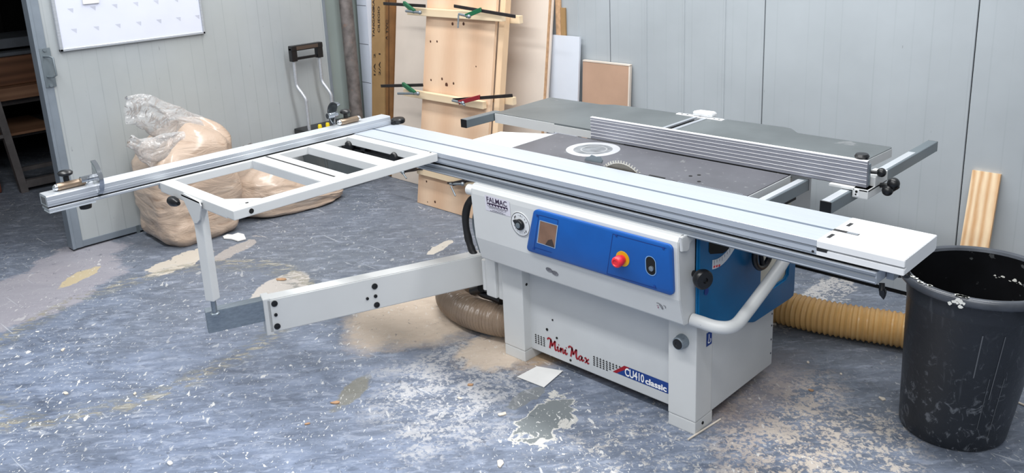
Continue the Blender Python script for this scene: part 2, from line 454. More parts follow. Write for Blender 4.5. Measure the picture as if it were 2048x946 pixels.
def obj(name, mb, mat, parent=None, smooth=False, mats=None, label=None):
    bm = mb.bm if isinstance(mb, MB) else mb
    bmesh.ops.recalc_face_normals(bm, faces=bm.faces[:])
    base = wloc(parent) if parent else Vector((0, 0, 0))
    for v in bm.verts: v.co -= base
    me = bpy.data.meshes.new(name); bm.to_mesh(me); bm.free()
    me.materials.append(MT[mat] if isinstance(mat, str) else mat)
    for x in mats or []: me.materials.append(MT[x])
    if smooth:
        for p in me.polygons: p.use_smooth = True
        try: me.set_sharp_from_angle(angle=math.radians(38))
        except Exception: pass
    o = bpy.data.objects.new(name, me); C.objects.link(o)
    if parent: o.parent = parent
    if label: o['label'] = label
    return o

def pieces(name, mb, mat, parent, smooth=False):
    """one object per loose piece"""
    bm = mb.bm; bm.verts.index_update(); seen = set(); out = []
    bm.verts.ensure_lookup_table()
    for v in bm.verts:
        if v in seen: continue
        st, comp = [v], []
        seen.add(v)
        while st:
            a = st.pop(); comp.append(a)
            for e in a.link_edges:
                b = e.other_vert(a)
                if b not in seen: seen.add(b); st.append(b)
        cs = set(comp); nb = MB(); mp = {a: nb.bm.verts.new(a.co) for a in comp}
        for f in {f for a in comp for f in a.link_faces}:
            nb.bm.faces.new([mp[a] for a in f.verts])
        out.append(obj(name, nb, mat, parent, smooth))
    bm.free(); return out

def tag(o, label, cat, group=None, kind=None):
    o['label'] = label; o['category'] = cat
    if group: o['group'] = group
    if kind: o['kind'] = kind
    return o

def recenter(o):
    """origin of a one-mesh thing to the middle of its base"""
    vs = [v.co for v in o.data.vertices]
    c = Vector(((min(v.x for v in vs) + max(v.x for v in vs)) / 2, (min(v.y for v in vs) + max(v.y for v in vs)) / 2, min(v.z for v in vs)))
    for v in o.data.vertices: v.co -= c
    o.location = c
    return o

def thing(name, label, cat, loc, group=None):
    o = bpy.data.objects.new(name, None); C.objects.link(o)
    o.location = loc; o.empty_display_size = .1
    return tag(o, label, cat, group)

def struct(name, mb, mat, smooth=False):
    o = obj(name, mb, mat, None, smooth); o['kind'] = 'structure'; return o

FONT_CACHE = {}
def text_polys(body, size, shear=0, bold=0, spacing=1., align='LEFT'):
    cu = bpy.data.curves.new('lettering', 'FONT'); cu.body = body; cu.size = size; cu.shear = shear; cu.offset = bold
    cu.space_character = spacing; cu.align_x = align; cu.resolution_u = 3
    o = bpy.data.objects.new('lettering', cu); C.objects.link(o)
    dg = bpy.context.evaluated_depsgraph_get(); dg.update()
    me = bpy.data.meshes.new_from_object(o.evaluated_get(dg))
    vs = [v.co.xy.copy() for v in me.vertices]; fs = [list(p.vertices) for p in me.polygons]
    bpy.data.objects.remove(o); bpy.data.curves.remove(cu); bpy.data.meshes.remove(me)
    return vs, fs

def put_text(mb, body, size, org, ux, uy, lift=Vector((0, 0, 0)), wide=None, **k):
    vs, fs = text_polys(body, size, **k)
    w = max(v.x for v in vs) - min(v.x for v in vs) if vs else 1
    sx = wide / w if wide else 1
    x0 = min(v.x for v in vs)
    bv = [mb.bm.verts.new(Vector(org) + Vector(ux) * ((v.x - x0) * sx) + Vector(uy) * v.y + lift) for v in vs]
    for f in fs:
        try: mb.bm.faces.new([bv[i] for i in f])
        except ValueError: pass
    return mb

def ribbon(mb, pts, w, org, ux, uy, lift=Vector((0, 0, 0))):
    """a pen stroke: pts in 2D, smoothed, w may vary with direction (broad-nib)"""
    P = [Vector(p) for p in pts]
    P2 = [P[0] * 2 - P[1]] + P + [P[-1] * 2 - P[-2]]; out = []
    for i in range(1, len(P2) - 2):
        for k in range(5):
            t = k / 5; a, b, c, d = P2[i - 1:i + 3]
            out.append(.5 * ((2 * b) + (c - a) * t + (2 * a - 5 * b + 4 * c - d) * t * t + (3 * b - a - 3 * c + d) * t ** 3))
    out.append(P[-1])
    prev = None
    for i, p in enumerate(out):
        t = (out[min(i + 1, len(out) - 1)] - out[max(i - 1, 0)]).normalized(); n = Vector((-t.y, t.x))
        ww = w * (.62 + .38 * abs(n.dot(Vector((.85, .5)))))
        a, b = p + n * ww / 2, p - n * ww / 2
        A, B = [mb.bm.verts.new(Vector(org) + Vector(ux) * q.x + Vector(uy) * q.y + lift) for q in (a, b)]
        if prev: mb.bm.faces.new((prev[0], prev[1], B, A))
        prev = (A, B)

def rrect(x0, z0, x1, z1, r, n=5, skew=0):
    """rounded rectangle; skew shifts the top of the left side"""
    pts = []
    for cx, cz, a0 in ((x1 - r, z1 - r, 0), (x0 + r, z1 - r, 90), (x0 + r, z0 + r, 180), (x1 - r, z0 + r, 270)):
        for k in range(n + 1):
            a = math.radians(a0 + 90 * k / n)
            x, z = cx + r * math.cos(a), cz + r * math.sin(a)
            if cx < (x0 + x1) / 2: x += skew * (z - z0) / (z1 - z0)
            pts.append((x, z))
    return pts

# ================================================================== SETTING
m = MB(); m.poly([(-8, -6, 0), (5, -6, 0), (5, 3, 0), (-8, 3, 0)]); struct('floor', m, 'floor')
WR = 1.65
m = MB()
# right-hand sandwich panel wall: metre-wide panels with a shallow folded rib at the left ones
for a, b_ in ((-3.46, -2.145), (-2.140, -1.163), (-1.158, -.192), (-.187, .786), (.791, 1.79), (1.795, 2.8), (2.805, 3.6)):
    m.box((a, WR, .022), (b_, WR + .08, 3.0), .002, 1)
for x in (-.907, -.662, -.415, -1.40, -1.65):
    m.prism([(x - .009, WR + .001, .022), (x - .005, WR - .004, .022), (x + .005, WR - .004, .022), (x + .009, WR + .001, .022)], (0, 0, 2.97))
struct('wall_right', m, 'wall')
m = MB(); m.box((-3.46, WR + .012, 0), (3.6, WR + .07, 3.0)); struct('trim_1', m, 'floor_gap')
# left wall with an opening to the dark store
m = MB(); m.box((-3.50, -.45, 0), (-3.43, WR, 3.0)); m.box((-3.50, -5.5, 0), (-3.43, -1.75, 3.0)); m.box((-3.50, -1.75, 2.3), (-3.43, -.45, 3.0))  # far stretch past the opening is unseen, added to block light
struct('wall_left', m, 'wall_left')
m = MB(); m.box((-3.425, 1.21, 0), (-3.415, 1.24, 2.6)); struct('trim_2', m, 'frame_grey')
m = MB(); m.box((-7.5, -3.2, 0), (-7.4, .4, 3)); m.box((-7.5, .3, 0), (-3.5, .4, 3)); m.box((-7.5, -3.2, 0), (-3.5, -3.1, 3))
struct('wall_store', m, 'dark_wall')  # side walls out of view, added to keep world light out of the store
m = MB(); m.box((-7.5, -3.2, 2.9), (-3.46, .4, 3.0)); struct('ceiling_light_block', m, 'dark_wall')  # store ceiling out of view, added to block world light
# sliding insulated door hung in front of the left wall
dr = bpy.data.objects.new('door_1', None); C.objects.link(dr); dr.location = (-3.39, .27, 0); dr['kind'] = 'structure'
m = MB(); m.box((-3.425, -.63, .04), (-3.36, 1.205, 2.5), .003); obj('door_panel', m, 'wall_door', dr)
m = MB()
m.box((-3.428, -.686, .012), (-3.352, -.628, 2.5), .004)
m.box((-3.428, -.69, .012), (-3.346, -.672, 2.5), .003)
m.box((-3.428, 1.195, .012), (-3.355, 1.217, 2.5), .003)
m.box((-3.428, -.63, .012), (-3.356, 1.2, .05), .003)
obj('door_frame', m, 'frame_grey', dr)
m = MB()
a, b_ = PX(91, 118, x=-3.33), PX(95, 160, x=-3.33)
m.box((-3.352, -.672, .98), (-3.345, -.615, 1.20), .003)
m.tube([(-3.345, -.655, 1.155), (-3.30, -.640, 1.155), (-3.288, -.628, 1.148), (-3.286, -.626, 1.05), (-3.30, -.640, 1.04), (-3.345, -.655, 1.04)], .006, 10, smooth=False)
for z in (1.19, .99): m.cyl((-3.352, -.645, z), (-3.338, -.645, z), .010, n=10)
obj('door_handle', m, 'steel_tube', dr, True)
m = MB(); m.cyl((-3.40, -.30, .0), (-3.40, -.30, .035), .012, n=10); m.box((-3.375, -.31, 0), (-3.355, -.29, .05)); obj('floor_guide', m, 'steel_tube', dr)

# whiteboard on the door
wb = thing('whiteboard', 'white planner board in aluminium frame hanging on the grey sliding door', 'whiteboard', (-3.358, -.13, 1.17))
m = MB(); m.box((-3.358, -.552, 1.18), (-3.345, .29, 1.76)); obj('panel', m, paint('board_face', (216, 220, 236), .3, var=.015), wb)
m = MB()
for a, b_ in (((-3.358, -.566, 1.168), (-3.338, .302, 1.182)), ((-3.358, -.566, 1.168), (-3.338, -.548, 1.78)), ((-3.358, .288, 1.168), (-3.338, .302, 1.78)), ((-3.358, -.566, 1.765), (-3.338, .302, 1.78))):
    m.box(a, b_, .002, 1)
obj('frame', m, 'alu_y', wb)
m = MB()
for r in range(5):
    for c_ in range(7):
        y = -.47 + c_ * .123; z = 1.275 + r * .115
        m.poly([(-3.3445, y - .018, z + .012), (-3.3445, y + .014, z + .012), (-3.3445, y + .010, z - .014)])
pieces('day_mark', m, paint('faint_grey', (190, 194, 208), .5), wb)
note = recenter(obj('paper_note', MB().box((-3.3445, -.402, 1.418), (-3.334, -.312, 1.52), .001, 1), 'paper'))
tag(note, 'small white note pinned to the whiteboard', 'note')

# dark store behind the opening
st = thing('metal_stand', 'grey square tube metal stand just inside the dark doorway', 'stand', (-4.97, -.44, 0))
m = MB(); m.prism([(-4.99, -.475, 0), (-4.94, -.475, 0), (-4.94, -.425, 0), (-4.99, -.425, 0)], (-.03, -.09, 1.0)); obj('leg', m, 'frame_dark', st)
m = MB(); m.box((-4.99, -.43, .03), (-4.94, .22, .085), .004); obj('bottom_rail', m, 'frame_dark', st)
m = MB(); m.box((-4.99, -.78, .42), (-4.955, -.48, .445), .004); obj('cross_bar', m, 'frame_dark', st)
m = MB(); m.box((-5.25, -.40, .09), (-5.22, .15, .12), .003); m.box((-5.25, -.40, 0), (-5.22, -.37, .12), .003); obj('rear_rail', m, 'frame_dark', st)
bench = thing('store_shelf', 'low dark shelf rack stacked with planks in the dark store', 'shelf', (-5.8, -.5, 0))
m = MB()
for x in (-6.15, -5.55):
    for y in (-1.35, .15): m.box((x - .03, y - .03, 0), (x + .03, y + .03, .56))
m.box((-6.18, -1.38, .56), (-5.48, .2, .61))
obj('rack', m, 'frame_dark', bench)
m = MB(); m.box((-6.17, -1.37, .30), (-5.50, .19, .33)); obj('lower_shelf', m, 'frame_dark', bench)
def wp(name, a, b, mt, lab):
    o = recenter(obj(name, MB().box(a, b, .004, 1), mt)); tag(o, lab, 'plank', 'planks in the dark store'); return o
wp('plank', (-6.15, -1.5, .612), (-5.38, .16, .705), 'wood_mid', 'thick pale brown plank, lowest on the rack in the dark store')
wp('plank', (-6.15, -1.5, .707), (-5.50, .10, .92), 'wood_dark', 'dark brown timber beam lying on the pale plank in the dark store')
wp('plank', (-6.15, -1.5, .922), (-5.55, .15, .95), 'plank_grey', 'thin grey board on top of the brown timber in the dark store')
wp('plank', (-6.15, -1.5, .975), (-5.62, .15, 1.05), 'plank_grey', 'thick grey board, topmost of the stack in the dark store')
wp('plank', (-6.1, -.62, .332), (-5.42, -.0, .352), 'wood_mid', 'short board on the lower shelf in the dark store')
o = recenter(obj('rough_block', MB().box((-5.34, -1.10, 0), (-5.08, -.56, .34), .02), 'rust')); tag(o, 'reddish brown block on the floor at the left edge, beside the metal stand', 'block')
random.seed(3)

# ================================================================== PANEL SAW
saw = thing('panel_saw', 'white and blue combination panel saw with long aluminium sliding table', 'saw', (0, .3, 0))
YL = .045            # front plane of the legs
# base cabinet
m = MB(); m.box((-.455, .088, .048), (.461, .598, .47), .004); base = obj('base_cabinet', m, 'white_body', saw)
# lettering on the base front
ux, uz = Vector((1, 0, 0)), Vector((0, 0, 1)); FY = .0868
def onbase(u, v): return PX(u, v, y=FY)
m = MB()
def tri_block(x0, z0, cols, rows, dx, dz, cut=0):
    for i in range(cols):
        for j in range(rows):
            if cut and j >= rows - max(0, (i - cut)): continue
            x, z = x0 + i * dx, z0 - j * dz
            m.poly([(x, FY, z), (x + dx * .52, FY, z - dz * .05), (x + dx * .52, FY, z - dz * .7), (x, FY, z - dz * .7)][0:0] or [(x + .0055, FY, z + .001), (x + .0112, FY, z - .0065), (x - .0005, FY, z - .0065)])
tri_block(-.349, .123, 4, 5, .0155, .0089)
obj('sign_dots', m, 'ink', base); m = MB()
tri_block(-.036, .128, 9, 5, .0158, .0089, 4)
obj('sign_dots', m, 'ink', base)
m = MB(); o0 = Vector((-.278, FY, .083)); S = .00215
def stroke(pts, w=2.6): ribbon(m, [(x * S, y * S * .98) for x, y in pts], w * 1.45 * S, o0, ux, uz)
def M_letter(x):
    stroke([(x - 3, 17), (x + 0, 21), (x + 4, 20.5), (x + 6, 19), (x + 4.5, 10), (x + 2.5, 0)], 3)
    stroke([(x + 6, 19), (x + 8.5, 10), (x + 9, 7), (x + 13, 14), (x + 17, 20)], 3)
    stroke([(x + 17, 20), (x + 16, 10), (x + 16.5, 3), (x + 18.5, .5), (x + 21, 3)], 3)
def i_letter(x):
    stroke([(x - 1, 6), (x + 1.5, 10), (x + 1.2, 5), (x + 2, .8), (x + 4, 1), (x + 6.5, 5)], 2.5)
    stroke([(x + 3, 14.2), (x + 4.6, 15.6)], 2.8)
def n_letter(x):
    stroke([(x - 1, 6), (x + 1.5, 10), (x + 1.5, 5), (x + .8, 0)], 2.5)
    stroke([(x + 1, 3), (x + 4, 9), (x + 6.5, 9.5), (x + 6.5, 5), (x + 7, .8), (x + 9, 1), (x + 11, 5)], 2.5)
def a_letter(x):
    stroke([(x + 8, 8.5), (x + 5, 10), (x + 1.5, 7), (x + .5, 2.5), (x + 3, .2), (x + 6, 3), (x + 8.5, 9.5)], 2.5)
    stroke([(x + 8.5, 9.5), (x + 7.8, 4), (x + 9, .6), (x + 11, 2), (x + 13, 5)], 2.5)
def x_letter(x):
    stroke([(x, 8), (x + 2.5, 10), (x + 4.5, 7), (x + 6, 2), (x + 8.5, 0), (x + 11, 2)], 2.5)
    stroke([(x + 10.5, 10), (x + 7, 6), (x + 3.5, 2), (x + .5, -1)], 2.5)
M_letter(3); i_letter(25); n_letter(32.5); i_letter(44)
M_letter(56); a_letter(78); x_letter(92)
obj('sign_script', m, 'ink_red', base)
bl, tl, tr, br = (.062, .0925), (.118, .137), (.348, .137), (.348, .0925)
m = MB(); m.poly([(x, FY, z) for x, z in (bl, tl, tr, br)]); obj('sign_band', m, 'ink_navy', base)
m = MB(); m.poly([(x, FY - .0004, z) for x, z in (bl, (bl[0] + .018, bl[1]), (tl[0] + .026, tl[1]), tl)][:4]); obj('sign_stripe', m, 'ink_red', base)
m = MB(); put_text(m, 'CU410', .046, (.121, FY - .0008, .0985), ux, uz, wide=.090, bold=.0011)
put_text(m, 'classic', .034, (.2165, FY - .0008, .0985), ux, uz, wide=.096, bold=.0012)
obj('sign_letters', m, 'ink_white', base)
m = MB()
for u, v, r in ((1105, 640, .004), (1094, 659, .006), (1113.5, 676, .005), (1141, 720.5, .005)):
    p = onbase(u, v); m.cyl((p.x, FY + .001, p.z), (p.x, FY - .001, p.z), r, n=12)
pieces('hole_plug', m, 'black_matt', base)
m = MB()
for z in (.10, .16, .22, .27): m.cyl((.4605, .585, z), (.4625, .585, z), .004, n=10)
pieces('rivet', m, 'ink_soft', base)
# lifting hook sign
m = MB(); hx = .4637; m.poly([(hx, .107, .322), (hx, .143, .322), (hx, .143, .374), (hx, .107, .374)]); hs = obj('lifting_sign', m, 'ink_navy', base)
m = MB(); ribbon(m, [(.018, .044), (.018, .026), (.013, .014), (.021, .010), (.029, .014), (.029, .024)], .0045, (hx + .0006, .105, .322), Vector((0, 1, 0)), uz); obj('lifting_sign_hook', m, 'ink_white', base)
# legs
for x0, x1 in ((-.488, -.369), (.347, .463)):
    m = MB(); m.box((x0, YL, .05), (x1, .15 if x0 > 0 else .12, .47), .005); lg = obj('leg', m, 'white', saw)
    m = MB(); m.box((x0 + .001, YL + .001, 0), (x1 - .001, .158, .0485), .004); ft = obj('foot', m, 'white', lg)
    if x0 > 0:
        m = MB(); m.cyl((.462, .093, .028), (.4645, .093, .028), .006, n=12); obj('foot_bolt_hole', m, 'black_matt', lg)
        m = MB(); m.lathe((.408, YL, .354), (0, -1, 0), [(.026, 0), (.026, .012), (.0235, .016), (.0235, .03), (.021, .034)], 24); k = obj('pivot_boss', m, 'galv', lg, True)
        m = MB(); m.lathe((.408, YL - .0345, .354), (0, -1, 0), [(.019, 0), (.017, .0015), (.008, .0015), (.006, -.002)], 20); obj('boss_plug', m, 'black', lg, True)
    else:
        m = MB(); m.cyl((-.369, .07, .345), (-.3675, .07, .345), .006, n=12); obj('bolt_hole', m, 'black_matt', lg)
# pivot block for the swing arm
m = MB(); m.box((-.585, .045, .245), (-.525, .13, .43), .006); m.box((-.525, .06, .24), (-.487, .12, .43), .004)
m.cyl((-.60, .06, .265), (-.60, .06, .40), .014); obj('arm_bracket', m, 'white', saw)
# upper housing: inclined front, rounded top lip
prof = [(.60, .455), (-.010, .452), (-.026, .455), (-.029, .460), (-.0555, .555), (-.068, .745), (-.066, .765), (-.058, .778), (-.044, .784), (-.015, .782), (.036, .775), (.036, .60), (.60, .60)]
m = MB(); m.prism([(-.525, y, z) for y, z in prof], (.985, 0, 0), .003); hs_ = obj('upper_housing', m, 'white', saw)
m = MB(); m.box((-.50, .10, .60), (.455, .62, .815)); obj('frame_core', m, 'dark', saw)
def hy(z): # y of the inclined front
    return -.0555 - (z - .555) * (.0125 / .19) if z > .555 else -.029 - (z - .46) * (.0265 / .095)
m = MB(); m.lathe((-.548, -.05, .752), (1, 0, 0), [(0, -.012), (.016, -.011), (.022, -.004), (.022, .03)], 20); obj('end_cap', m, 'white', hs_, True)
m = MB(); p = [(.462, y, z) for y, z in ((-.10 + .03, .786), (-.03, .784), (.012, .768), (.006, .762), (-.02, .752), (-.022, .735), (-.034, .728), (-.062, .735))]
m.prism(p, (.012, 0, 0), .002); obj('corner_lip', m, 'white', hs_)
m = MB(); m.lathe((.462, .024, .628), Vector((1, -.45, 0)), [(.012, 0), (.012, .022), (.016, .026), (.030, .038), (.0345, .050), (.0345, .062), (.030, .068), (.010, .070), (.008, .064), (0, .064)], 24)
obj('side_knob', m, 'black', saw, True)
# control panel
LV = lambda x, z, d: (x, hy(z) - d, z)
pts = rrect(-.228, .572, .443, .7545, .018, 5, .06)
m = MB(); a = [m.bm.verts.new(Vector(LV(x, z, 0))) for x, z in pts]; b2 = [m.bm.verts.new(Vector(LV(x, z, .010))) for x, z in pts]
cx_, cz_ = .12, .663
c3 = [m.bm.verts.new(Vector(LV(x + (cx_ - x) * .02 * (1 if abs(x - cx_) > .1 else .3), z + (cz_ - z) * .07, .015))) for x, z in pts]
for A, B in ((a, b2), (b2, c3)):
    for i in range(len(A)): m.bm.faces.new((A[i], A[(i + 1) % len(A)], B[(i + 1) % len(A)], B[i]))
m.bm.faces.new(c3); cp = obj('control_panel', m, 'blue', saw, True)
m = MB()
def groove(p, q, w=.0022):
    P0, P1 = Vector((p[0], p[1])), Vector((q[0], q[1])); t = (P1 - P0).normalized(); n = Vector((-t.y, t.x)) * w / 2
    m.poly([LV(c.x, c.y, .0156) for c in (P0 + n, P1 + n, P1 - n, P0 - n)])
groove((.205, .742), (.168, .582)); groove((.205, .742), (.425, .742)); groove((.168, .582), (.38, .584))
groove((-.140, .738), (-.045, .738)); groove((-.140, .738), (-.180, .598)); groove((-.18, .598), (-.09, .598)); groove((-.045, .738), (-.055, .70))
obj('panel_grooves', m, 'blue_groove', cp)
m = MB()
for x, z in ((.220, .741), (.414, .741), (.372, .590), (-.149, .735), (-.182, .592)):
    m.cyl(LV(x, z, .014), LV(x, z, .0175), .0045, n=12)
pieces('screw', m, 'ink_navy', cp)
w4 = [(-.135, .716), (-.051, .715), (-.073, .622), (-.158, .624)]
m = MB(); n4 = len(w4)
cxw = sum(p[0] for p in w4) / 4; czw = sum(p[1] for p in w4) / 4
outw = [LV(cxw + (x - cxw) * 1.08, czw + (z - czw) * 1.06, .0162) for x, z in w4]; inw = [LV(x, z, .0162) for x, z in w4]; inb = [LV(x, z, .0155) for x, z in w4]
V = [[m.bm.verts.new(Vector(p)) for p in L_] for L_ in (outw, inw)]
for i in range(4): m.bm.faces.new((V[0][i], V[0][(i + 1) % 4], V[1][(i + 1) % 4], V[1][i]))
obj('window_rim', m, paint('pale_blue_rim', (150, 176, 204), .4), cp)
m = MB(); m.poly([LV(x, z, .0159) for x, z in w4]); obj('inspection_window', m, 'tan_window', cp, label='dusty brown inspection window')
m = MB(); m.poly([LV(x, z, .0164) for x, z in ((-.103, .646), (-.083, .654), (-.078, .640), (-.073, .622), (-.12, .623))]); obj('window_dark_patch', m, paint('window_dark_brown', (62, 50, 46), .4), cp)  # darker brown patch in the lower right of the window
e = Vector(LV(.243, .659, .015)); nrm = Vector((0, -1, -.066)).normalized()
m = MB(); m.cyl(e, e + nrm * .003, .028, n=28); obj('button_plate', m, 'yellow', cp, True)
m = MB(); m.lathe(e + nrm * .003, nrm, [(.015, 0), (.015, .012), (.0195, .014), (.0195, .034), (.017, .039), (.012, .041), (.010, .038), (0, .038)], 24); obj('emergency_button', m, 'red', cp, True, label='red mushroom emergency stop button')
m = MB(); m.poly([LV(x, z, .0165) for x, z in rrect(.341, .630, .379, .696, .0185, 6)]); obj('switch_opening', m, 'black_matt', cp)
m = MB(); ring_o, ring_i = rrect(.338, .627, .382, .699, .0215, 6), rrect(.341, .630, .379, .696, .0185, 6)
A = [m.bm.verts.new(Vector(LV(x, z, .0168))) for x, z in ring_o]; B = [m.bm.verts.new(Vector(LV(x, z, .0168))) for x, z in ring_i]
for i in range(len(A)): m.bm.faces.new((A[i], A[(i + 1) % len(A)], B[(i + 1) % len(A)], B[i]))
obj('switch_rim', m, paint('rim_blue', (120, 160, 206), .35), cp)
k = Vector(LV(.364, .655, .0165)); m = MB(); m.lathe(k, nrm, [(.009, 0), (.009, .006), (.006, .008), (0, .008)], 16); obj('key_switch', m, 'galv', cp, True)
# dial
dc = Vector(LV(-.2545, .671, .001))
dn = Vector((0, -1, -.066)).normalized(); dux, duz = Vector((1, 0, 0)), Vector((0, -.066, 1)).normalized()
m = MB(); m.cyl(dc - dn * .001, dc + dn * .002, .050, n=40); dp = obj('dial_plate', m, 'lid_white', saw, True)
m = MB()
for r, w in ((.0485, .0022),):
    for i in range(48):
        a0, a1 = 2 * PI * i / 48, 2 * PI * (i + 1) / 48
        m.poly([dc + dn * .0024 + (dux * math.cos(a) + duz * math.sin(a)) * rr for a, rr in ((a0, r), (a1, r), (a1, r - w), (a0, r - w))])
for i, (ang, ln) in enumerate([(140, .010), (128, .008), (100, .004), (84, .007), (70, .005), (45, .006), (25, .006), (-40, .009), (-56, .006), (200, .004), (220, .004), (236, .004), (260, .003)]):
    a = math.radians(ang); r = .036
    c_ = dc + dn * .0024 + (dux * math.cos(a) + duz * math.sin(a)) * r; w = ln / 2
    m.poly([c_ + dux * sx * w * .45 + duz * sz * w for sx, sz in ((-1, -1), (1, -1), (1, 1), (-1, 1))])
obj('dial_marks', m, 'ink', dp)
m = MB(); m.lathe(dc + dn * .002, dn, [(.022, 0), (.022, .008), (.019, .012), (0, .012)], 24)
a = math.radians(158); tipd = dux * math.cos(a) + duz * math.sin(a); prp = dn.cross(tipd)
m.prism([dc + dn * .002 + tipd * .033 + prp * .002, dc + dn * .002 + tipd * .0 + prp * .021, dc + dn * .002 - prp * .021 + tipd * .004, dc + dn * .002 + tipd * .033 - prp * .002], dn * .008)
obj('dial_knob', m, 'black', dp, True)
m = MB(); m.lathe(dc + dn * .014, dn, [(.011, 0), (.011, .004), (.008, .005), (0, .003)], 16); obj('dial_cap', m, 'steel_tube', dp, True)
# dealer sticker
sx0, sx1, sz0, sz1 = -.442, -.305, .690, .7555
m = MB(); m.poly([LV(x, z, .0012) for x, z in ((sx0, sz0), (sx1, sz0), (sx1, sz1), (sx0, sz1))]); sk = obj('dealer_sticker', m, 'sticker', saw)
SO = lambda x, z: Vector(LV(x, z, .0018))
m = MB(); put_text(m, 'FALMAC', .030, SO(-.432, .7285), dux, duz, wide=.112, bold=.0006)
for i in range(7):
    x = -.432 + i * .0163
    m.poly([SO(x, .725), SO(x + .0163, .725), SO(x + .0163, .7135), SO(x + .009, .7185), SO(x + .0045, .7215), SO(x, .714)])
m.poly([SO(-.432, .7125), SO(-.319, .7125), SO(-.319, .711), SO(-.432, .711)])
obj('sticker_name', m, paint('ink_plum', (52, 34, 64), .6), sk)
m = MB(); put_text(m, 'WWW.FALMAC.IT', .0125, SO(-.424, .7015), dux, duz, wide=.098)
for z, x0, x1 in ((.698, -.405, -.345), (.6935, -.418, -.333)):
    x = x0
    random.seed(int(z * 1e4))
    while x < x1:
        w = random.uniform(.004, .010); m.poly([SO(x, z), SO(min(x + w, x1), z), SO(min(x + w, x1), z - .0022), SO(x, z - .0022)]); x += w + .0018
obj('sticker_small_print', m, 'ink_soft', sk)
# oval emblem and lock symbol on the lower front
def LW(x, z): return Vector((x, hy(z) - .0008, z))
m = MB()
for cx0, cz0 in ((-.1345, .5075), (-.107, .5005)):
    P_ = [LW(cx0 + .0165 * math.cos(2 * PI * i / 20), cz0 + .0105 * math.sin(2 * PI * i / 20)) for i in range(20)]
    m.poly(P_)
em = obj('twin_oval_emblem', m, paint('emblem_grey', (150, 150, 154), .5, var=.3, scale=160), saw)
m = MB()
for cx0, cz0 in ((-.1345, .5075), (-.107, .5005)):
    for i in range(20):
        a0, a1 = 2 * PI * i / 20, 2 * PI * (i + 1) / 20
        m.poly([LW(cx0 + .0165 * k * math.cos(a), cz0 + .0105 * k * math.sin(a)) - Vector((0, .0006, 0)) for k, a in ((1, a0), (1, a1), (.84, a1), (.84, a0))])
    for dz in (-.003, .001, .0045): m.poly([LW(cx0 + x, cz0 + dz + s) - Vector((0, .0006, 0)) for x, s in ((-.010, 0), (.010, 0), (.010, .0016), (-.010, .0016))])
obj('emblem_lines', m, 'ink_soft', em)
m = MB(); o0 = LW(.364, .488); uzz = Vector((0, -.28, 1)).normalized()
for pts, w in (([(-.004, .030), (.006, .030), (.016, .024), (.020, .010)], .0028), ([(.007, .026), (.013, .016), (.0165, .008)], .0025), ([(.024, .028), (.031, .026), (.032, .020)], .0025), ([(.029, .018), (.031, .019)], .004)):
    ribbon(m, pts, w, o0, ux, uzz, Vector((0, -.0006, 0)))
ls = obj('lock_symbol', m, 'ink_soft', saw)
m = MB(); ribbon(m, [(-.005, .018), (.003, .019)], .003, o0, ux, uzz, Vector((0, -.0006, 0))); ribbon(m, [(-.002, .009), (.002, .013)], .006, o0, ux, uzz, Vector((0, -.0006, 0))); obj('lock_symbol_mark', m, 'ink_pink', ls)
# blue tilting cover on the right side
out = [(.030, .815), (.030, .448), (.10, .42), (.415, .302), (.432, .298), (.70, .293), (.73, .297), (.735, .33), (.735, .60), (.70, .60), (.675, .46), (.672, .41), (.655, .398), (.56, .396), (.475, .42), (.458, .45), (.456, .815)]
m = MB(); m.prism([(.462, y, z) for y, z in out], (.016, 0, 0), .006); bc = obj('side_cover', m, 'blue_dark', saw)
m = MB(); m.box((.40, .456, .38), (.463, .70, .80)); obj('side_plate', m, paint('cream', (206, 202, 186), .5), saw)
SX = .4785
m = MB(); m.prism([(SX, y, z) for y, z in ((.088, .80), (.088, .690), (.098, .678), (.18, .655), (.25, .665), (.31, .70), (.335, .74), (.34, .80))], (.0006, 0, 0)); obj('arc_opening', m, 'black_matt', bc)
m = MB(); arc_o, arc_i = [], []
for i in range(13):
    t = i / 12; y = .112 + t * .20
    zc = .640 - .062 * math.sin(t * PI * .30) + .14 * t * t
    arc_o.append((SX, y + .012 * t, zc - .022 + .006 * t)); arc_i.append((SX, y, zc + .012))
m.prism(arc_o + arc_i[::-1], (.0012, 0, 0)); sc = obj('tilt_scale', m, 'lid_white', bc)
m = MB()
for i in range(11):
    t = (i + .5) / 12; y = .112 + t * .20; zc = .640 - .062 * math.sin(t * PI * .30) + .14 * t * t
    h = .010 if i % 3 else .016
    m.poly([(SX + .0016, y + .001, zc + .010), (SX + .0016, y + .003, zc + .010), (SX + .0016, y + .003, zc + .010 - h), (SX + .0016, y + .001, zc + .010 - h)])
obj('scale_ticks', m, 'ink', sc)
m = MB()
for i in range(3): m.box((SX + .0012, .118 + i * .016, .6205 - i * .003), (SX + .0018, .128 + i * .016, .628 - i * .003))
obj('scale_digits', m, 'red', sc)
m = MB(); m.lathe((SX, .077, .549), (1, 0, 0), [(.0, 0), (.013, 0), (.014, .001), (.0, .001)], 20); obj('cover_plug', m, 'ink_navy', bc)
m = MB(); cw = Vector((.50, .405, .60))
m.lathe(cw, (1, 0, 0), [(.012, -.02), (.014, .012), (0, .014)], 16)
for i in range(36):
    a0, a1 = 2 * PI * i / 36, 2 * PI * (i + 1) / 36
rim = [(cw.x + .010, cw.y + .062 * math.cos(2 * PI * i / 28), cw.z + .062 * math.sin(2 * PI * i / 28)) for i in range(28)] 
m.tube(rim + rim[:1], .011, 10, smooth=False, cap=False)
for i in range(3):
    a = 2 * PI * i / 3 + .5; m.cyl(cw, cw + Vector((.008, .06 * math.cos(a), .06 * math.sin(a))), .009, n=10)
obj('tilt_handwheel', m, 'black', saw, True)
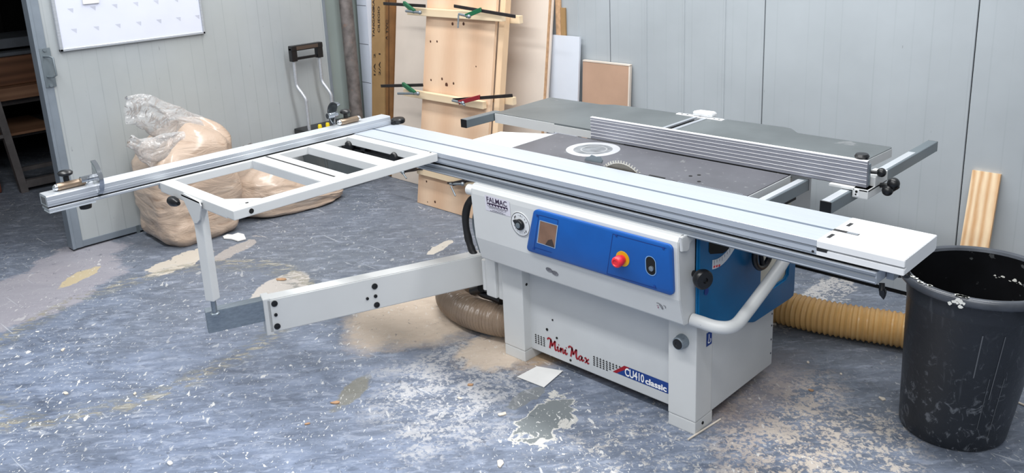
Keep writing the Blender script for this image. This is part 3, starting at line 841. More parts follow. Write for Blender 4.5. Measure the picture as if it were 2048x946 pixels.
# white push handle
m = MB(); m.tube([(.462, .018, .462), (.50, .020, .461), (.545, .024, .459), (.580, .045, .458), (.592, .085, .459), (.592, .15, .478), (.592, .30, .536), (.592, .40, .583), (.58, .44, .60), (.53, .455, .60), (.463, .455, .60)], .022, 18, 6); ph = obj('push_handle', m, 'white', saw, True)
m = MB()
for x0, pts in ((0, [(0, .006), (.004, .004), (.007, .008)]), (.009, [(0, .003), (.003, .008)]), (.013, [(0, .008), (.002, .003), (.005, .007)]), (.020, [(0, .004), (.001, .008)]), (.023, [(0, .006), (.004, .003), (.006, .008)])):
    ribbon(m, [(x0 + x, y) for x, y in pts], .0022, (.492, -.0028, .459), Vector((1, .05, 0)), Vector((0, .2, 1)))
obj('handle_mark', m, 'ink', ph)

# ------------------------------------------------ sliding table and its guide
ZT, YN, YF_ = .87, -.036, .204
XL, XR = -1.36, .912
prof = [(YN, .8695), (YN, .851), (YN + .006, .850), (YN + .006, .846), (YN, .845), (YN, .832), (YN + .003, .824), (.18, .824), (YF_, .83), (YF_, .8695), (YF_ - .001, ZT), (YN + .001, ZT)]
m = MB(); m.prism([(XL, y, z) for y, z in prof], (XR - XL, 0, 0)); slt = obj('sliding_table', m, 'alu', saw)
m = MB(); m.box((XL, .063, .8695), (XR, .0765, .8704)); obj('table_slot', m, paint('slot_grey', (92, 104, 118), .5), slt)
m = MB(); m.prism([(XL, y, z) for y, z in ((YN - .0006, .8495), (YN - .0006, .8455), (YN + .001, .8455), (YN + .001, .8495))], (XR - XL, 0, 0))
m.prism([(XL, y, z) for y, z in ((YN - .0006, .831), (YN - .0006, .8285), (YN + .001, .8285), (YN + .001, .831))], (XR - XL, 0, 0)); obj('side_grooves', m, 'alu_dark', slt)
m = MB(); m.cyl((.902, YN - .001, .833), (.902, YN + .002, .833), .004, n=10); obj('end_screw', m, 'ink', slt)
m = MB(); m.box((XL, YN + .01, .816), (1.07, .19, .8245)); obj('roller_gap', m, 'black_matt', saw)
m = MB(); prof = [(YN - .002, .8135), (YN - .002, .806), (YN + .002, .805), (YN + .002, .799), (YN - .002, .798), (YN - .002, .786), (YN + .004, .778), (.19, .778), (.19, .8155), (YN + .002, .8155)]
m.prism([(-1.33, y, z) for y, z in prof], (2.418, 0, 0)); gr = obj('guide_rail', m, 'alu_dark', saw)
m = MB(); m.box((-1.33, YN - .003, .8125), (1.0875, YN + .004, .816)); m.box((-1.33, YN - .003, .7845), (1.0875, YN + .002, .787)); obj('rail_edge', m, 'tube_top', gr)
m = MB(); m.box((1.0865, YN, .781), (1.0895, .19, .815)); obj('rail_end_plate', m, 'alu', gr)
m = MB(); m.box((-.50, -.05, .776), (.46, .15, .779)); obj('rail_gap_shade', m, 'black_matt', saw)  # black strip standing in for the shade in the gap under the rail
# white end cap with slots
m = MB(); cpx = 1.163
prof = [(YN - .002, .868), (YN - .002, .850), (YN + .010, .846), (YN + .010, .844), (YN - .002, .843), (YN - .002, .826), (.19, .826), (.203, .832), (.203, .870), (.201, .872), (YN, .872)]
m.prism([(.9125, y, z) for y, z in prof], (cpx - .9125, 0, 0), .0015); cap = obj('table_end_cap', m, 'lid_white', saw)
m = MB(); m.box((.9135, .062, .8722), (.990, .078, .8726)); m.box((.928, .120, .8722), (.939, .152, .8726)); m.box((.925, -.004, .8722), (.936, .033, .8726)); m.box((.914, YN - .0025, .839), (.945, YN + .004, .845)); pieces('cap_slot', m, 'dark', cap)
m = MB(); m.box((.955, .063, .8727), (.988, .077, .8729)); obj('slot_bright', m, 'alu_dark', cap)
# lock lever under the right end
m = MB(); m.box((1.0905, .03, .775), (1.112, .08, .822), .003); lk = obj('lock_bracket', m, 'alu_dark', saw)
m = MB(); m.tube([PX(1764, 566, y=.05), PX(1764, 575, y=.045), PX(1763, 582, y=.04)], .008, 12, 4); m.prism([PX(u, v, y=.035) for u, v in ((1757, 579), (1769, 580), (1771, 586), (1769, 594), (1766, 600), (1758, 590))], (0, .012, 0), .002); obj('lock_lever', m, 'black', lk)
m = MB(); m.lathe((1.150, .015, .818), (0, 0, -1), [(.010, 0), (.013, .006), (.010, .016), (0, .018)], 14); obj('cap_knob', m, 'black', saw, True)

# ------------------------------------------------ outrigger table
OX0, OX1, OY0, OY1, OZ = -1.31, -.743, -.963, -.042, .87
ow = MT['white']
def beam(a, b, name='frame_beam', mat='white'):
    return obj(name, MB().box(a, b, .003, 2), mat, saw)
fr = beam((-.797, OY0, .836), (OX1, OY1, OZ))
beam((OX0, OY0, .832), (-.797, OY0 + .052, OZ))
beam((OX0, -.095, .836), (-.797, -.046, OZ))
beam((OX0, -.302, .834), (-.797, -.225, OZ - .001))
cb = beam((OX0, -.57, .834), (-.797, -.452, OZ - .001))
m = MB(); m.box((OX0, -.508, OZ - .0005), (-.81, -.4995, OZ + .0004)); obj('beam_slot', m, 'dark', cb)
m = MB(); m.box((OX0, -.571, .832), (-.80, -.568, .8655)); obj('beam_side', m, 'white_body', cb)
beam((-1.352, OY0 + .01, .834), (OX0 + .002, OY1, .8665), 'rear_beam')
m = MB(); m.prism([(-.80, OY0 + .05, OZ - .003), (-.80, OY0 + .14, OZ - .003), (-.90, OY0 + .05, OZ - .003)], (0, 0, .003)); obj('corner_gusset', m, 'white', saw)
m = MB(); m.cyl((-.744, -.897, .853), (-.7415, -.897, .853), .009, n=16); m.cyl((-.79, -.885, .8705), (-.79, -.885, .8712), .006, n=12); m.cyl((-.775, -.053, .87), (-.775, -.053, .871), .005, n=10); m.cyl((-.785, -.06, .87), (-.785, -.06, .871), .0, n=10) if False else None; pieces('frame_hole', m, 'black_matt', fr)
# clamp rollers hanging under the outrigger next to the slider
m = MB(); pA, pB = PX(706, 290, y=-.075), PX(797, 313, y=-.075)
for p in (pA, pB):
    m.lathe((p.x, p.y - .035, p.z), (0, 1, 0), [(0, 0), (.020, .002), (.024, .010), (.024, .022), (.012, .026), (.011, .08)], 18)
m.box((pA.x - .08, -.085, pA.z - .055), (pB.x + .01, -.06, pA.z - .012), .004)
m.box((pA.x + .07, -.085, pA.z - .05), (pA.x + .10, -.05, pA.z + .015), .003)
pieces('clamp_roller', m, 'black', saw, True)
# support post with gusset plate and knob
px0, px1, py0, py1 = -1.062, -.952, -.985, -.925
pl = [PX(u, v, y=-.976) for u, v in ((361, 388), (366, 386), (398, 404), (402, 412), (399, 440), (394, 447), (388, 447))]
m = MB(); m.prism(pl, (0, .004, 0), .001); m.prism([pl[0], pl[2], pl[2] - Vector((0, 0, .006)), pl[0] - Vector((0, 0, .006))], (0, .028, 0)); gp = obj('gusset_plate', m, 'white', saw)
m = MB(); kk = PX(352, 405, y=-.975); m.lathe(kk + Vector((.02, 0, 0)), (-1, 0, 0), [(.008, 0), (.010, .01), (.016, .02), (.020, .045), (.017, .062), (0, .064)], 16); obj('post_knob', m, 'black', gp, True)
m = MB(); ct = Vector((-1.030, -.948)); rot = Matrix.Translation((ct.x, ct.y, 0)) @ Matrix.Rotation(math.radians(24), 4, 'Z')
m.box((-.019, -.019, .455), (.019, .019, .84), .004, 2, rot); post = obj('support_post', m, 'white', saw)
m = MB(); m.cyl((ct.x, ct.y, .395), (ct.x, ct.y, .46), .010, n=16); m.lathe((ct.x, ct.y, .392), (0, 0, 1), [(.018, 0), (.018, .007), (.012, .010)], 6); obj('post_screw', m, 'galv', post, True)
# telescopic swing arm
A0, A1 = Vector((-1.032, -.958)), Vector((-.600, .055))
# white beam runs from (-.995,-.753) to (-.669,.102)
ad = (Vector((-.669, .102)) - Vector((-.995, -.753))).normalized(); an = Vector((-ad.y, ad.x))
def arm_box(p, q, w, z0, z1, bev=.004):
    P0, P1 = Vector(p), Vector(q)
    mb = MB(); n = Vector((-(P1 - P0).normalized().y, (P1 - P0).normalized().x))
    c = [P0, P1, P1 + n * w, P0 + n * w]
    mb.prism([(a.x, a.y, z0) for a in c], (0, 0, z1 - z0)); 
    bmesh.ops.bevel(mb.bm, geom=mb.bm.edges[:], offset=bev, segments=2, affect='EDGES')
    return mb
n0 = Vector((-.995, -.753)); n1 = n0 + ad * 1.01
arm = obj('swing_arm', arm_box(n0, n1, .066, .248, .39), 'white', saw)
e0 = n0 - ad * .012
obj('arm_collar', arm_box(e0, e0 + ad * .028, .072, .240, .394, .002), 'white', arm)
m = MB()
def onarm(s, z): q = n0 + ad * s; return Vector((q.x, q.y, z))
nn = Vector((-an.x, -an.y, 0))
for s, z, r in ((.03, .370, .010), (.03, .322, .0055), (.03, .272, .010), (.435, .352, .010), (.435, .308, .006), (.40, .305, .005), (.437, .268, .010)):
    p = onarm(s, z); r *= 1.25; m.lathe(p, nn, [(r, 0), (r, .004), (r * .5, .0045), (r * .45, .002), (0, .002)], 16)
pieces('arm_bolt', m, 'black', arm, True)
g0 = n0 - ad * .225
m = arm_box(Vector(g0) + an * .008, n0 + ad * .05 + an * .008, .05, .300, .388, .002); ext = obj('arm_extension', m, 'galv', arm)
# ------------------------------------------------ crosscut fence
FX, FY0, FY1 = -1.330, -1.358, .175
prof = [(FX, .872), (FX, .880), (FX + .0015, .8805), (FX + .0015, .892), (FX, .893), (FX, .908), (FX - .004, .9125), (FX - .066, .9125), (FX - .07, .909), (FX - .07, .872)]
m = MB(); m.prism([(x, FY0, z) for x, z in prof], (0, FY1 - FY0, 0)); cf = obj('crosscut_fence', m, 'alu_y', saw)
m = MB(); m.box((FX - .06, FY0, .866), (FX - .003, FY1, .8725)); obj('fence_slot', m, 'black_matt', cf)
m = MB(); m.box((FX - .065, FY0, .856), (FX + .004, FY1, .8665), .002, 1); obj('fence_foot', m, 'alu_y', cf)
m = MB(); m.box((FX - .066, FY0 + .0005, .9124), (FX - .004, FY1 - .0005, .9131)); obj('fence_top_lit', m, 'tube_top', cf)  # paler sheet on top, light from above put into the colour
m = MB(); m.box((FX - .058, FY0 - .0008, .878), (FX - .014, FY0 + .001, .904)); m.box((FX - .058, FY0 - .0008, .866), (FX - .006, FY0 + .001, .872)); obj('fence_end_hollow', m, paint('hollow', (96, 98, 100), .6), cf)
m = MB(); m.prism([(FX + .0, FY0 + .0, .8555), (FX + .006, FY0, .8555), (FX + .006, FY0 + .16, .8555), (FX - .04, FY0 + .16, .8555), (FX - .05, FY0 + .08, .8555), (FX - .05, FY0, .8555)], (0, 0, -.006)); obj('fence_end_plate', m, 'tube_top', cf); m = MB(); m.lathe((FX - .02, FY0 + .13, .85), (0, 0, -1), [(.020, 0), (.022, .008), (.020, .02), (0, .022)], 16); obj('under_knob', m, 'black', cf, True)
m = MB(); kc = Vector((-1.325, .215, .872)); m.lathe(kc, (0, 0, 1), [(.030, 0), (.034, .006), (.034, .018), (.028, .024), (0, .026)], 20)
m.box((kc.x - .016, kc.y - .04, .872), (kc.x + .016, kc.y, .888), .004); obj('fence_lock_knob', m, 'black', cf, True)
m = MB()
for i in range(3): pass
def stop(yc, up, lab):
    b0 = MB(); b0.lathe((FX - .035, yc - .05, .927), (0, 1, 0), [(0, -.004), (.011, -.002), (.014, .004), (.014, .095), (.011, .10), (0, .102)], 18)
    st_ = obj('flip_stop', b0, 'bronze', saw, True)
    e_ = MB()
    for s in (-1, 1): e_.ball((FX - .035, yc + s * .052, .927), .0125)
    pieces('stop_tip', e_, 'chrome', st_, True)
    kb = MB(); kx = (FX - .045, yc - .01, .94)
    kb.cyl(kx, (kx[0], kx[1], .962), .010, n=14); kb.lathe((kx[0], kx[1], .958), (0, 0, 1), [(.012, 0), (.024, .006), (.026, .014), (.020, .020), (0, .023)], 14)
    obj('stop_knob', kb, 'black', st_, True)
    # D-shaped chrome shoe
    sh = MB(); R_ = .070 if not up else .058
    y0 = yc + .072 if not up else yc - .058
    cz = .935 if not up else .962; cx0 = FX - .030 if not up else FX - .06
    tilt = math.radians(-14 if not up else 150)
    def pt(r, a, dy): 
        v = Vector((math.cos(a) * r, math.sin(a) * r)); ca, sa = math.cos(tilt), math.sin(tilt)
        return Vector((cx0 + v.x * ca - v.y * sa, y0 + dy, cz + v.x * sa + v.y * ca))
    N = 18; W = .016
    outer = [pt(R_, -PI / 2 + PI * i / N, 0) for i in range(N + 1)]
    inner = [pt(R_ - .007, -PI / 2 + PI * i / N, 0) for i in range(N + 1)]
    o2 = [p + Vector((0, W, 0)) for p in outer]; i2 = [p + Vector((0, W, 0)) for p in inner]
    V = [[sh.bm.verts.new(p) for p in L_] for L_ in (outer, inner, o2, i2)]
    for i in range(N):
        sh.bm.faces.new((V[0][i], V[0][i + 1], V[1][i + 1], V[1][i])); sh.bm.faces.new((V[2][i], V[3][i], V[3][i + 1], V[2][i + 1]))
        sh.bm.faces.new((V[0][i], V[2][i], V[2][i + 1], V[0][i + 1])); sh.bm.faces.new((V[1][i], V[1][i + 1], V[3][i + 1], V[3][i]))
    for k_ in (0, N): sh.bm.faces.new((V[0][k_], V[1][k_], V[3][k_], V[2][k_]))
    web = [pt(R_ - .006, -PI / 2 + PI * i / N, .002) for i in range(N + 1)]
    wbm = MB(); wbm.prism(web, (0, .003, 0)); obj('shoe_plate', wbm, paint('shoe_plate_steel', (86, 92, 96) if up else (205, 208, 212), .2, .6, .2, 30), st_)
    sh.cyl(pt(0, 0, -.04), pt(0, 0, .012), .013, n=14)
    obj('stop_shoe', sh, paint('shoe_rim', (176, 181, 187), .12, .9, .05), st_, True)
stop(-1.258, False, ''); stop(-.035, True, '')

# ------------------------------------------------ cast tables, blade, guard
m = MB(); m.prism([(x, y, .830) for x, y in ((-.556, .206), (.548, .206), (.546, .512), (-.566, .512), (-.566, .487))], (0, 0, .0375), .002); stb = obj('saw_table', m, 'cast', saw)
m = MB(); m.box((.5485, .208, .832), (.5505, .512, .866)); obj('table_edge', m, 'white_body', stb)
m = MB(); rc = PX(1186, 298.5, z=.868)
m.lathe((rc.x, rc.y, .8676), (0, 0, 1), [(.112, 0), (.1115, .0008), (.082, .0008), (.080, 0)], 48, False); obj('insert_ring', m, paint('ring_alu', (206, 208, 212), .35, .4, .05), stb)
m = MB(); m.lathe((rc.x, rc.y, .8674), (0, 0, 1), [(.081, 0), (.081, .0006), (.056, .0006), (.054, .0004), (0, .0004)], 40, False); obj('insert_disc', m, paint('disc_alu', (150, 154, 158), .3, .5, .25, 24), stb)
m = MB(); m.lathe((rc.x + .005, rc.y, .8681), (0, 0, 1), [(.056, 0), (.056, .0006), (.050, .0006), (.05, 0)], 40, False); obj('disc_ring', m, paint('disc_ring_alu', (196, 198, 200), .3, .5), stb)
# teeth marks / slot rails next to the slider
m = MB(); m.box((-.25, .2065, .8672), (.30, .2125, .8682)); m.box((.14, .207, .8676), (.21, .224, .8684)); obj('blade_slot', m, 'black_matt', stb)
m = MB()
for i in range(40):
    x = .27 + i * .0065; m.box((x, .210, .8676), (x + .0032, .222, .8683))
obj('edge_ribs', m, 'alu_dark', stb)
m = MB()
for u, v in ((1381, 352), (1398, 350), (1398, 363)):
    p = PX(u, v, z=.868); m.cyl((p.x, p.y, .8678), (p.x, p.y, .8686), .007, n=10)
pieces('fixing_hole', m, 'black_matt', stb)
bcx, bcz, br_ = .016, .775, .128
m = MB(); NTE = 60; V = []
for dy in (0, .0032):
    ring_ = []
    for i in range(NTE):
        for k_, (da, rr) in enumerate(((0, br_), (.30, br_ - .001), (.42, br_ - .012), (.92, br_ - .010))):
            a = 2 * PI * (i + da) / NTE
            ring_.append(m.bm.verts.new((bcx + rr * math.cos(a), .2145 + dy, bcz + rr * math.sin(a))))
    V.append(ring_)
for i in range(len(V[0])):
    j = (i + 1) % len(V[0]); m.bm.faces.new((V[0][i], V[0][j], V[1][j], V[1][i]))
m.bm.faces.new(V[0]); m.bm.faces.new(V[1][::-1])
for v in m.bm.verts: pass
bl_ = obj('saw_blade', m, paint('blade_teeth', (206, 202, 192), .3, .4, .06, 30), saw)
m = MB(); m.cyl((bcx, .2138, bcz), (bcx, .2184, bcz), br_ - .012, n=64); obj('blade_plate', m, paint('blade_steel', (116, 112, 104), .4, .5, .1, 30), bl_, True)
m = MB()
m.prism([PX(u, v, y=.222) for u, v in ((1168, 321), (1172, 314), (1179, 313), (1182, 310), (1188, 312), (1192, 314), (1200, 313), (1205, 321), (1203, 327))], (0, .006, 0), .0015); obj('riving_knife', m, 'steel_tube', saw)
# planer tables
m = MB(); lp = [(-1.100, .645), (-.243, .645), (-.243, 1.112), (-.33, 1.112), (-.345, 1.135), (-.62, 1.13), (-.72, 1.122), (-.78, 1.088), (-1.118, 1.084), (-1.122, 1.07)]
m.prism([(x, y, .830) for x, y in lp], (0, 0, .038), .0015); pt1 = obj('outfeed_table', m, 'cast2', saw)
m = MB(); m.box((-1.0985, .642, .819), (-.706, .6455, .8655)); m.box((-.706, .6425, .826), (-.30, .6455, .860)); obj('table_apron', m, 'white', pt1)
m = MB(); rp = [(-.172, .645), (.640, .645), (.676, .70), (.690, 1.075), (.683, 1.09), (.285, 1.094), (.225, 1.152), (.19, 1.158), (-.09, 1.15), (-.1, 1.112), (-.172, 1.112)]
m.prism([(x, y, .830) for x, y in rp], (0, 0, .038), .0015); pt2 = obj('infeed_table', m, 'cast2', saw); m = MB(); m.prism([(x, y, .831) for x, y in ((.642, .6455), (.678, .70), (.6915, 1.075), (.6895, 1.075), (.676, .70), (.640, .6455))], (0, 0, .034)); obj('table_edge', m, 'white_body', pt2)
m = MB(); m.cyl((-.208, .65, .842), (-.208, 1.10, .842), .022, n=24); obj('cutter_block', m, 'black_matt', saw)
m = MB(); m.box((-.243, .65, .862), (-.226, 1.11, .8695)); m.box((-.192, .65, .862), (-.172, 1.11, .8695)); pieces('table_lip', m, 'alu_y', saw)
m = MB(); m.box((-.345, 1.108, .862), (-.095, 1.135, .8715), .002, 1); gd = obj('guard_bracket', m, 'lid_white', saw)
m = MB(); m.prism([(x, y, .872) for x, y in ((-.265, 1.135), (-.25, 1.115), (-.17, 1.112), (-.155, 1.125), (-.155, 1.165), (-.175, 1.18), (-.25, 1.175))], (0, 0, .018), .004); obj('guard_cap', m, 'lid_white', gd)
m = MB()
for x in (-.315, -.285, -.215, -.14, -.115): m.cyl((x, 1.118, .8716), (x, 1.118, .8722), .006, n=10)
pieces('guard_screw', m, 'dark', gd)
m = MB(); m.prism([(x, y, .860) for x, y in ((-.80, .2065), (-.562, .2065), (-.570, .488), (-.80, .384))], (0, 0, .007), .001); obj('extension_plate', m, 'lid_white', saw)
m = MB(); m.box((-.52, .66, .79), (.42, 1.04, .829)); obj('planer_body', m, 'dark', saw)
m = MB(); m.box((-.42, .60, .30), (.40, 1.02, .77)) if False else m.box((-.42, .60, .45), (.40, 1.0, .77)); obj('planer_housing', m, 'white_body', saw)
# square tube rails
def rail(x0, x1, y0, y1, z1, capn, capf, name, h=.042):
    r_ = obj(name, MB().box((x0, y0, z1 - h), (x1, y1, z1), .002, 1), 'steel_tube', saw)
    t_ = MB(); t_.box((x0 + .004, y0 + .001, z1 + .0002), (x1 - .008, capf, z1 + .0009)); obj('rail_scale', t_, 'tube_top', r_)
    if capn:
        c_ = MB(); c_.box((x0, y0 - .003, z1 - h), (x1, y0 + .001, z1), .001, 1); obj('end_cap', c_, 'black', r_)
    return r_
rl = rail(.742, .781, .345, 1.318, .856, True, 1.10, 'fence_rail')
m = MB(); m.box((.742, 1.317, .814), (.781, 1.320, .856), .001, 1); obj('end_cap', m, 'black', rl)
m = MB(); m.box((.668, .68, .815), (.745, .73, .85), .002, 1); obj('rail_bracket', m, 'dark', rl)
r2 = rail(.576, .612, .10, .530, .859, False, .51, 'table_rail')
m = MB(); m.box((.576, .529, .817), (.612, .533, .859), .001, 1); obj('end_cap', m, 'black', r2)
m = MB(); m.box((.55, .28, .80), (.60, .46, .828)); obj('rail_bracket', m, 'dark', r2)
r3 = obj('outfeed_bar', MB().box((-1.144, .456, .827), (-1.104, .69, .868), .002, 1), 'steel_tube', saw)
m = MB(); m.box((-1.144, .453, .827), (-1.104, .457, .868), .001, 1); obj('end_cap', m, 'black', r3)
# ------------------------------------------------ rip fence
RX0, RX1, RY = -.380, .822, .517
zs = [.870, .879, .8795, .893, .8935, .907, .9075, .921, .9215, .935, .9355, .949, .9495, .9625]
prof = [(RY, .8695)]
for i in range(1, len(zs) - 1, 2):
    prof += [(RY, zs[i]), (RY + .002, zs[i] + .001), (RY + .002, zs[i] + .002), (RY, zs[i] + .003)]
prof += [(RY, .960), (RY + .003, .963), (RY + .012, .963), (RY + .012, .935), (RY + .022, .930), (RY + .022, .8695)]
m = MB(); m.prism([(RX0, y, z) for y, z in prof], (RX1 - RX0, 0, 0)); rf = obj('rip_fence', m, 'alu_fence', saw)
m = MB()
for i in range(1, len(zs) - 1, 2): m.box((RX0, RY - .0008, zs[i] + .0025), (RX1, RY + .001, zs[i] + .0045))
m.box((RX0, RY - .001, .9605), (RX1, RY + .012, .9638)); obj('bright_edges', m, 'ink_white', rf)
m = MB(); m.box((RX0, RY - .0012, .8692), (RX1 - .01, RY + .02, .8702)); obj('fence_shadow_gap', m, 'black_matt', rf)
m = MB(); m.prism([(x, .62, z) for x, z in ((.70, .868), (.845, .868), (.845, .795), (.80, .795), (.80, .85), (.70, .85))], (0, -.10, 0), .003) if False else None
m.box((.700, .497, .860), (.838, .66, .869), .002); m.box((.784, .497, .836), (.838, .63, .869), .003); m.box((.792, .552, .86), (.838, .66, .902), .004); m.box((.69, .545, .857), (.74, .64, .869), .002)
cr = obj('fence_carriage', m, 'white', saw)
m = MB(); m.box((.790, .4955, .840), (.808, .4985, .866), .001, 1); obj('carriage_window', m, 'lid_white', cr)
m = MB(); m.cyl((.799, .4945, .858), (.799, .496, .858), .0045, n=10); m.cyl((.797, .4945, .848), (.797, .496, .848), .003, n=10); pieces('window_dot', m, 'black_matt', cr)
m = MB(); pa = Vector((.838, .60, .862)); m.tube([pa, pa + Vector((.03, .0, .004)), pa + Vector((.06, .012, .006))], .009, 12, 4)
k1, k2 = PX(1787, 367, y=.60), PX(1775, 381, y=.585)
m.cyl(pa + Vector((.05, .01, .006)), k1, .010, n=12); m.cyl(pa + Vector((.05, .01, .006)), k2, .014, n=12)
m.ball(k1, .021); m.ball(k2, .019); obj('clamp_lever', m, 'black', cr, True)
m = MB(); m.lathe((.790, .545, .945), (0, 0, 1), [(.008, 0), (.010, .014), (.022, .018), (.025, .026), (.020, .034), (0, .036)], 16); m.cyl((.815, .56, .915), (.845, .57, .915), .006, n=10); m.ball((.848, .575, .915), .016); obj('fence_knobs', m, 'black', rf, True)
m = MB(); m.box((.70, .54, .875), (.818, .56, .925), .003); m.box((.80, .53, .872), (.824, .545, .95), .002); obj('fence_back_bracket', m, 'galv', rf)
# power cable at the left of the machine
m = MB(); m.tube([PX(u, v, y=.10) for u, v in ((955, 392), (938, 405), (931, 435), (935, 470), (944, 500), (955, 520))], .016, 14, 6, lambda l, L: .016 + .0012 * math.sin(l * 420)); obj('power_cable', m, 'rubber', saw, True)
m = MB(); m.tube([PX(u, v, y=.12) for u, v in ((950, 415), (946, 445), (953, 480), (962, 510))], .004, 8, 5); obj('signal_cable', m, 'steel_tube', saw, True)
m = MB(); m.tube([PX(u, v, y=.15) for u, v in ((952, 572), (965, 585), (985, 592), (1005, 600))], .022, 12, 5); m.cyl(PX(945, 582, y=.12), PX(962, 576, y=.12), .02, n=14); obj('black_connector', m, 'black', saw, True)

# ================================================================== HOSES
def corr(R_, pitch, amp):
    return lambda l, L: R_ + amp * math.cos(2 * PI * l / pitch)
def hose(name, pts, mat, lab, R_=.072, pitch=.022, amp=.0045):
    m = MB(); m.tube(pts, R_, 28, 46, corr(R_, pitch, amp)); o = recenter(obj(name, m, mat, None, True))
    return tag(o, lab, 'hose')
hose('extraction_hose', [(.02, 1.02, .12), (.14, 1.025, .09), (.27, 1.035, .078), (.47, 1.06, .077), (.75, 1.14, .077), (1.02, 1.21, .077), (1.22, 1.24, .077)], 'hose', 'amber ribbed extraction hose on the floor running behind the black bin')
hose('extraction_hose', [(-.462, .185, .097), (-.52, .16, .094), (-.64, .125, .088), (-.80, .120, .080), (-.96, .165, .078), (-1.05, .27, .078), (-1.06, .42, .078), (-.98, .56, .078)], 'hose_brown', 'dusty brown ribbed hose on the floor below the white swing arm', .070, .016, .0035)
m = MB(); m.tube([(.13, .92, .006), (.19, .955, .006), (.235, .985, .006), (.27, 1.0, .006)], .006, 8, 6); o = recenter(obj('floor_cable', m, 'scrap', None, True)); tag(o, 'thin pale cable on the floor beside the amber hose', 'cable')

# ================================================================== BIN
BC = Vector((1.117, .681)); BT = Vector((1.158, .690))
bn = thing('waste_bin', 'large black plastic bin with paint-splashed rim under the table end', 'bin', (BC.x, BC.y, 0))
def bin_c(z): return BC + (BT - BC) * (z / .59)
def bin_row(mb, r, z, n=56):
    c = bin_c(z); return [mb.bm.verts.new((c.x + r * math.cos(2 * PI * i / n), c.y + r * math.sin(2 * PI * i / n), z)) for i in range(n)]
def loft(mb, rows):
    for A, B in zip(rows, rows[1:]):
        for i in range(len(A)): mb.bm.faces.new((A[i], A[(i + 1) % len(A)], B[(i + 1) % len(A)], B[i]))
m = MB(); rows = [bin_row(m, r, z) for r, z in ((.150, 0), (.166, .002), (.1735, .012), (.178, .06), (.2150, .494), (.2172, .497), (.2182, .502), (.2245, .565))]
loft(m, rows); m.bm.faces.new(rows[0][::-1]); obj('body', m, 'bin', bn, True)
m = MB(); rows = [bin_row(m, r, z) for r, z in ((.2212, .583), (.2165, .530), (.2085, .49), (.168, .03), (.0001, .028))]; loft(m, rows); obj('inside', m, 'bin_in', bn, True)
m = MB(); rows = [bin_row(m, r, z) for r, z in ((.2235, .560), (.243, .562), (.2495, .567), (.252, .575), (.250, .588), (.244, .594), (.236, .596), (.226, .592), (.2215, .580))]; loft(m, rows); obj('rim', m, 'bin_rim', bn, True)
m = MB()
hp = PX(2036, 640, y=.56)
a = math.radians(-40); c_ = bin_c(.54)
for s in (1, -1):
    ang = math.radians(-22) if s == 1 else math.radians(158)
    d = Vector((math.cos(ang), math.sin(ang), 0)); t = Vector((-d.y, d.x, 0)); cc = Vector((c_.x, c_.y, .55)) + d * .236
    m.tube([cc + t * .075, cc + t * .07 + d * .035 - Vector((0, 0, .01)), cc + t * .06 + d * .04 - Vector((0, 0, .06)), cc - t * .06 + d * .04 - Vector((0, 0, .06)), cc - t * .07 + d * .035 - Vector((0, 0, .01)), cc - t * .075], .009, 10, 5)
pieces('handle', m, 'bin_rim', bn, True)
m = MB()
def drip(ang, w, z0, z1, dr_=.0012):
    for i in range(3):
        pass
    c0, c1 = bin_c(z0), bin_c(z1); r0 = .178 + (z0 - .06) * .085 + dr_; r1 = .178 + (z1 - .06) * .085 + dr_
    a0, a1 = ang - w / 2, ang + w / 2
    m.poly([(c0.x + r0 * math.cos(a0), c0.y + r0 * math.sin(a0), z0), (c0.x + r0 * math.cos(a1), c0.y + r0 * math.sin(a1), z0), (c1.x + r1 * math.cos(a1), c1.y + r1 * math.sin(a1), z1), (c1.x + r1 * math.cos(a0), c1.y + r1 * math.sin(a0), z1)])
for a, w, z0, z1 in ((-66, 1.0, .30, .46), (-48, .8, .22, .46), (-52, .5, .10, .30), (-38, .6, .05, .3)): drip(math.radians(a), math.radians(w), z0, z1)
pieces('drip', m, paint('drip_grey', (96, 99, 104), .5), bn)
m = MB()
random.seed(12)
def blob(c0, ux_, uy_, r, n=9):
    m.poly([c0 + ux_ * math.cos(2 * PI * i / n) * r * random.uniform(.6, 1.2) + uy_ * math.sin(2 * PI * i / n) * r * random.uniform(.5, 1.2) for i in range(n)])
c_ = bin_c(.59)
random.seed(5)
for i in range(46):
    ang = random.choice((random.gauss(-150, 16), random.gauss(-128, 14), random.gauss(-86, 2.5)))
    a = math.radians(ang); d = Vector((math.cos(a), math.sin(a), 0)); t = Vector((-d.y, d.x, 0))
    blob(Vector((c_.x, c_.y, .5968)) + d * random.uniform(.2365, .2435), t, d, random.uniform(.003, .009))
for i in range(10):
    a = math.radians(random.gauss(-88, 2)); d = Vector((math.cos(a), math.sin(a), 0)); t = Vector((-d.y, d.x, 0)); z = random.uniform(.564, .588)
    cc = bin_c(z); blob(Vector((cc.x, cc.y, z)) + d * .2522, t, Vector((0, 0, 1)), random.uniform(.003, .009))
# crust of paint inside the far wall
for i in range(26):
    a = math.radians(random.uniform(20, 95)); z = .53 + .02 * math.sin(a * 3) - .0009 * (95 - math.degrees(a)) + random.uniform(-.012, .012)
    cc = bin_c(z); d = Vector((math.cos(a), math.sin(a), 0)); t = Vector((-d.y, d.x, 0))
    blob(Vector((cc.x, cc.y, z)) + d * (.2165 + (z - .53) * .0887 - .003), t, Vector((0, 0, 1)), random.uniform(.003, .009), 7)
pieces('paint_splash', m, 'paint_drip', bn)

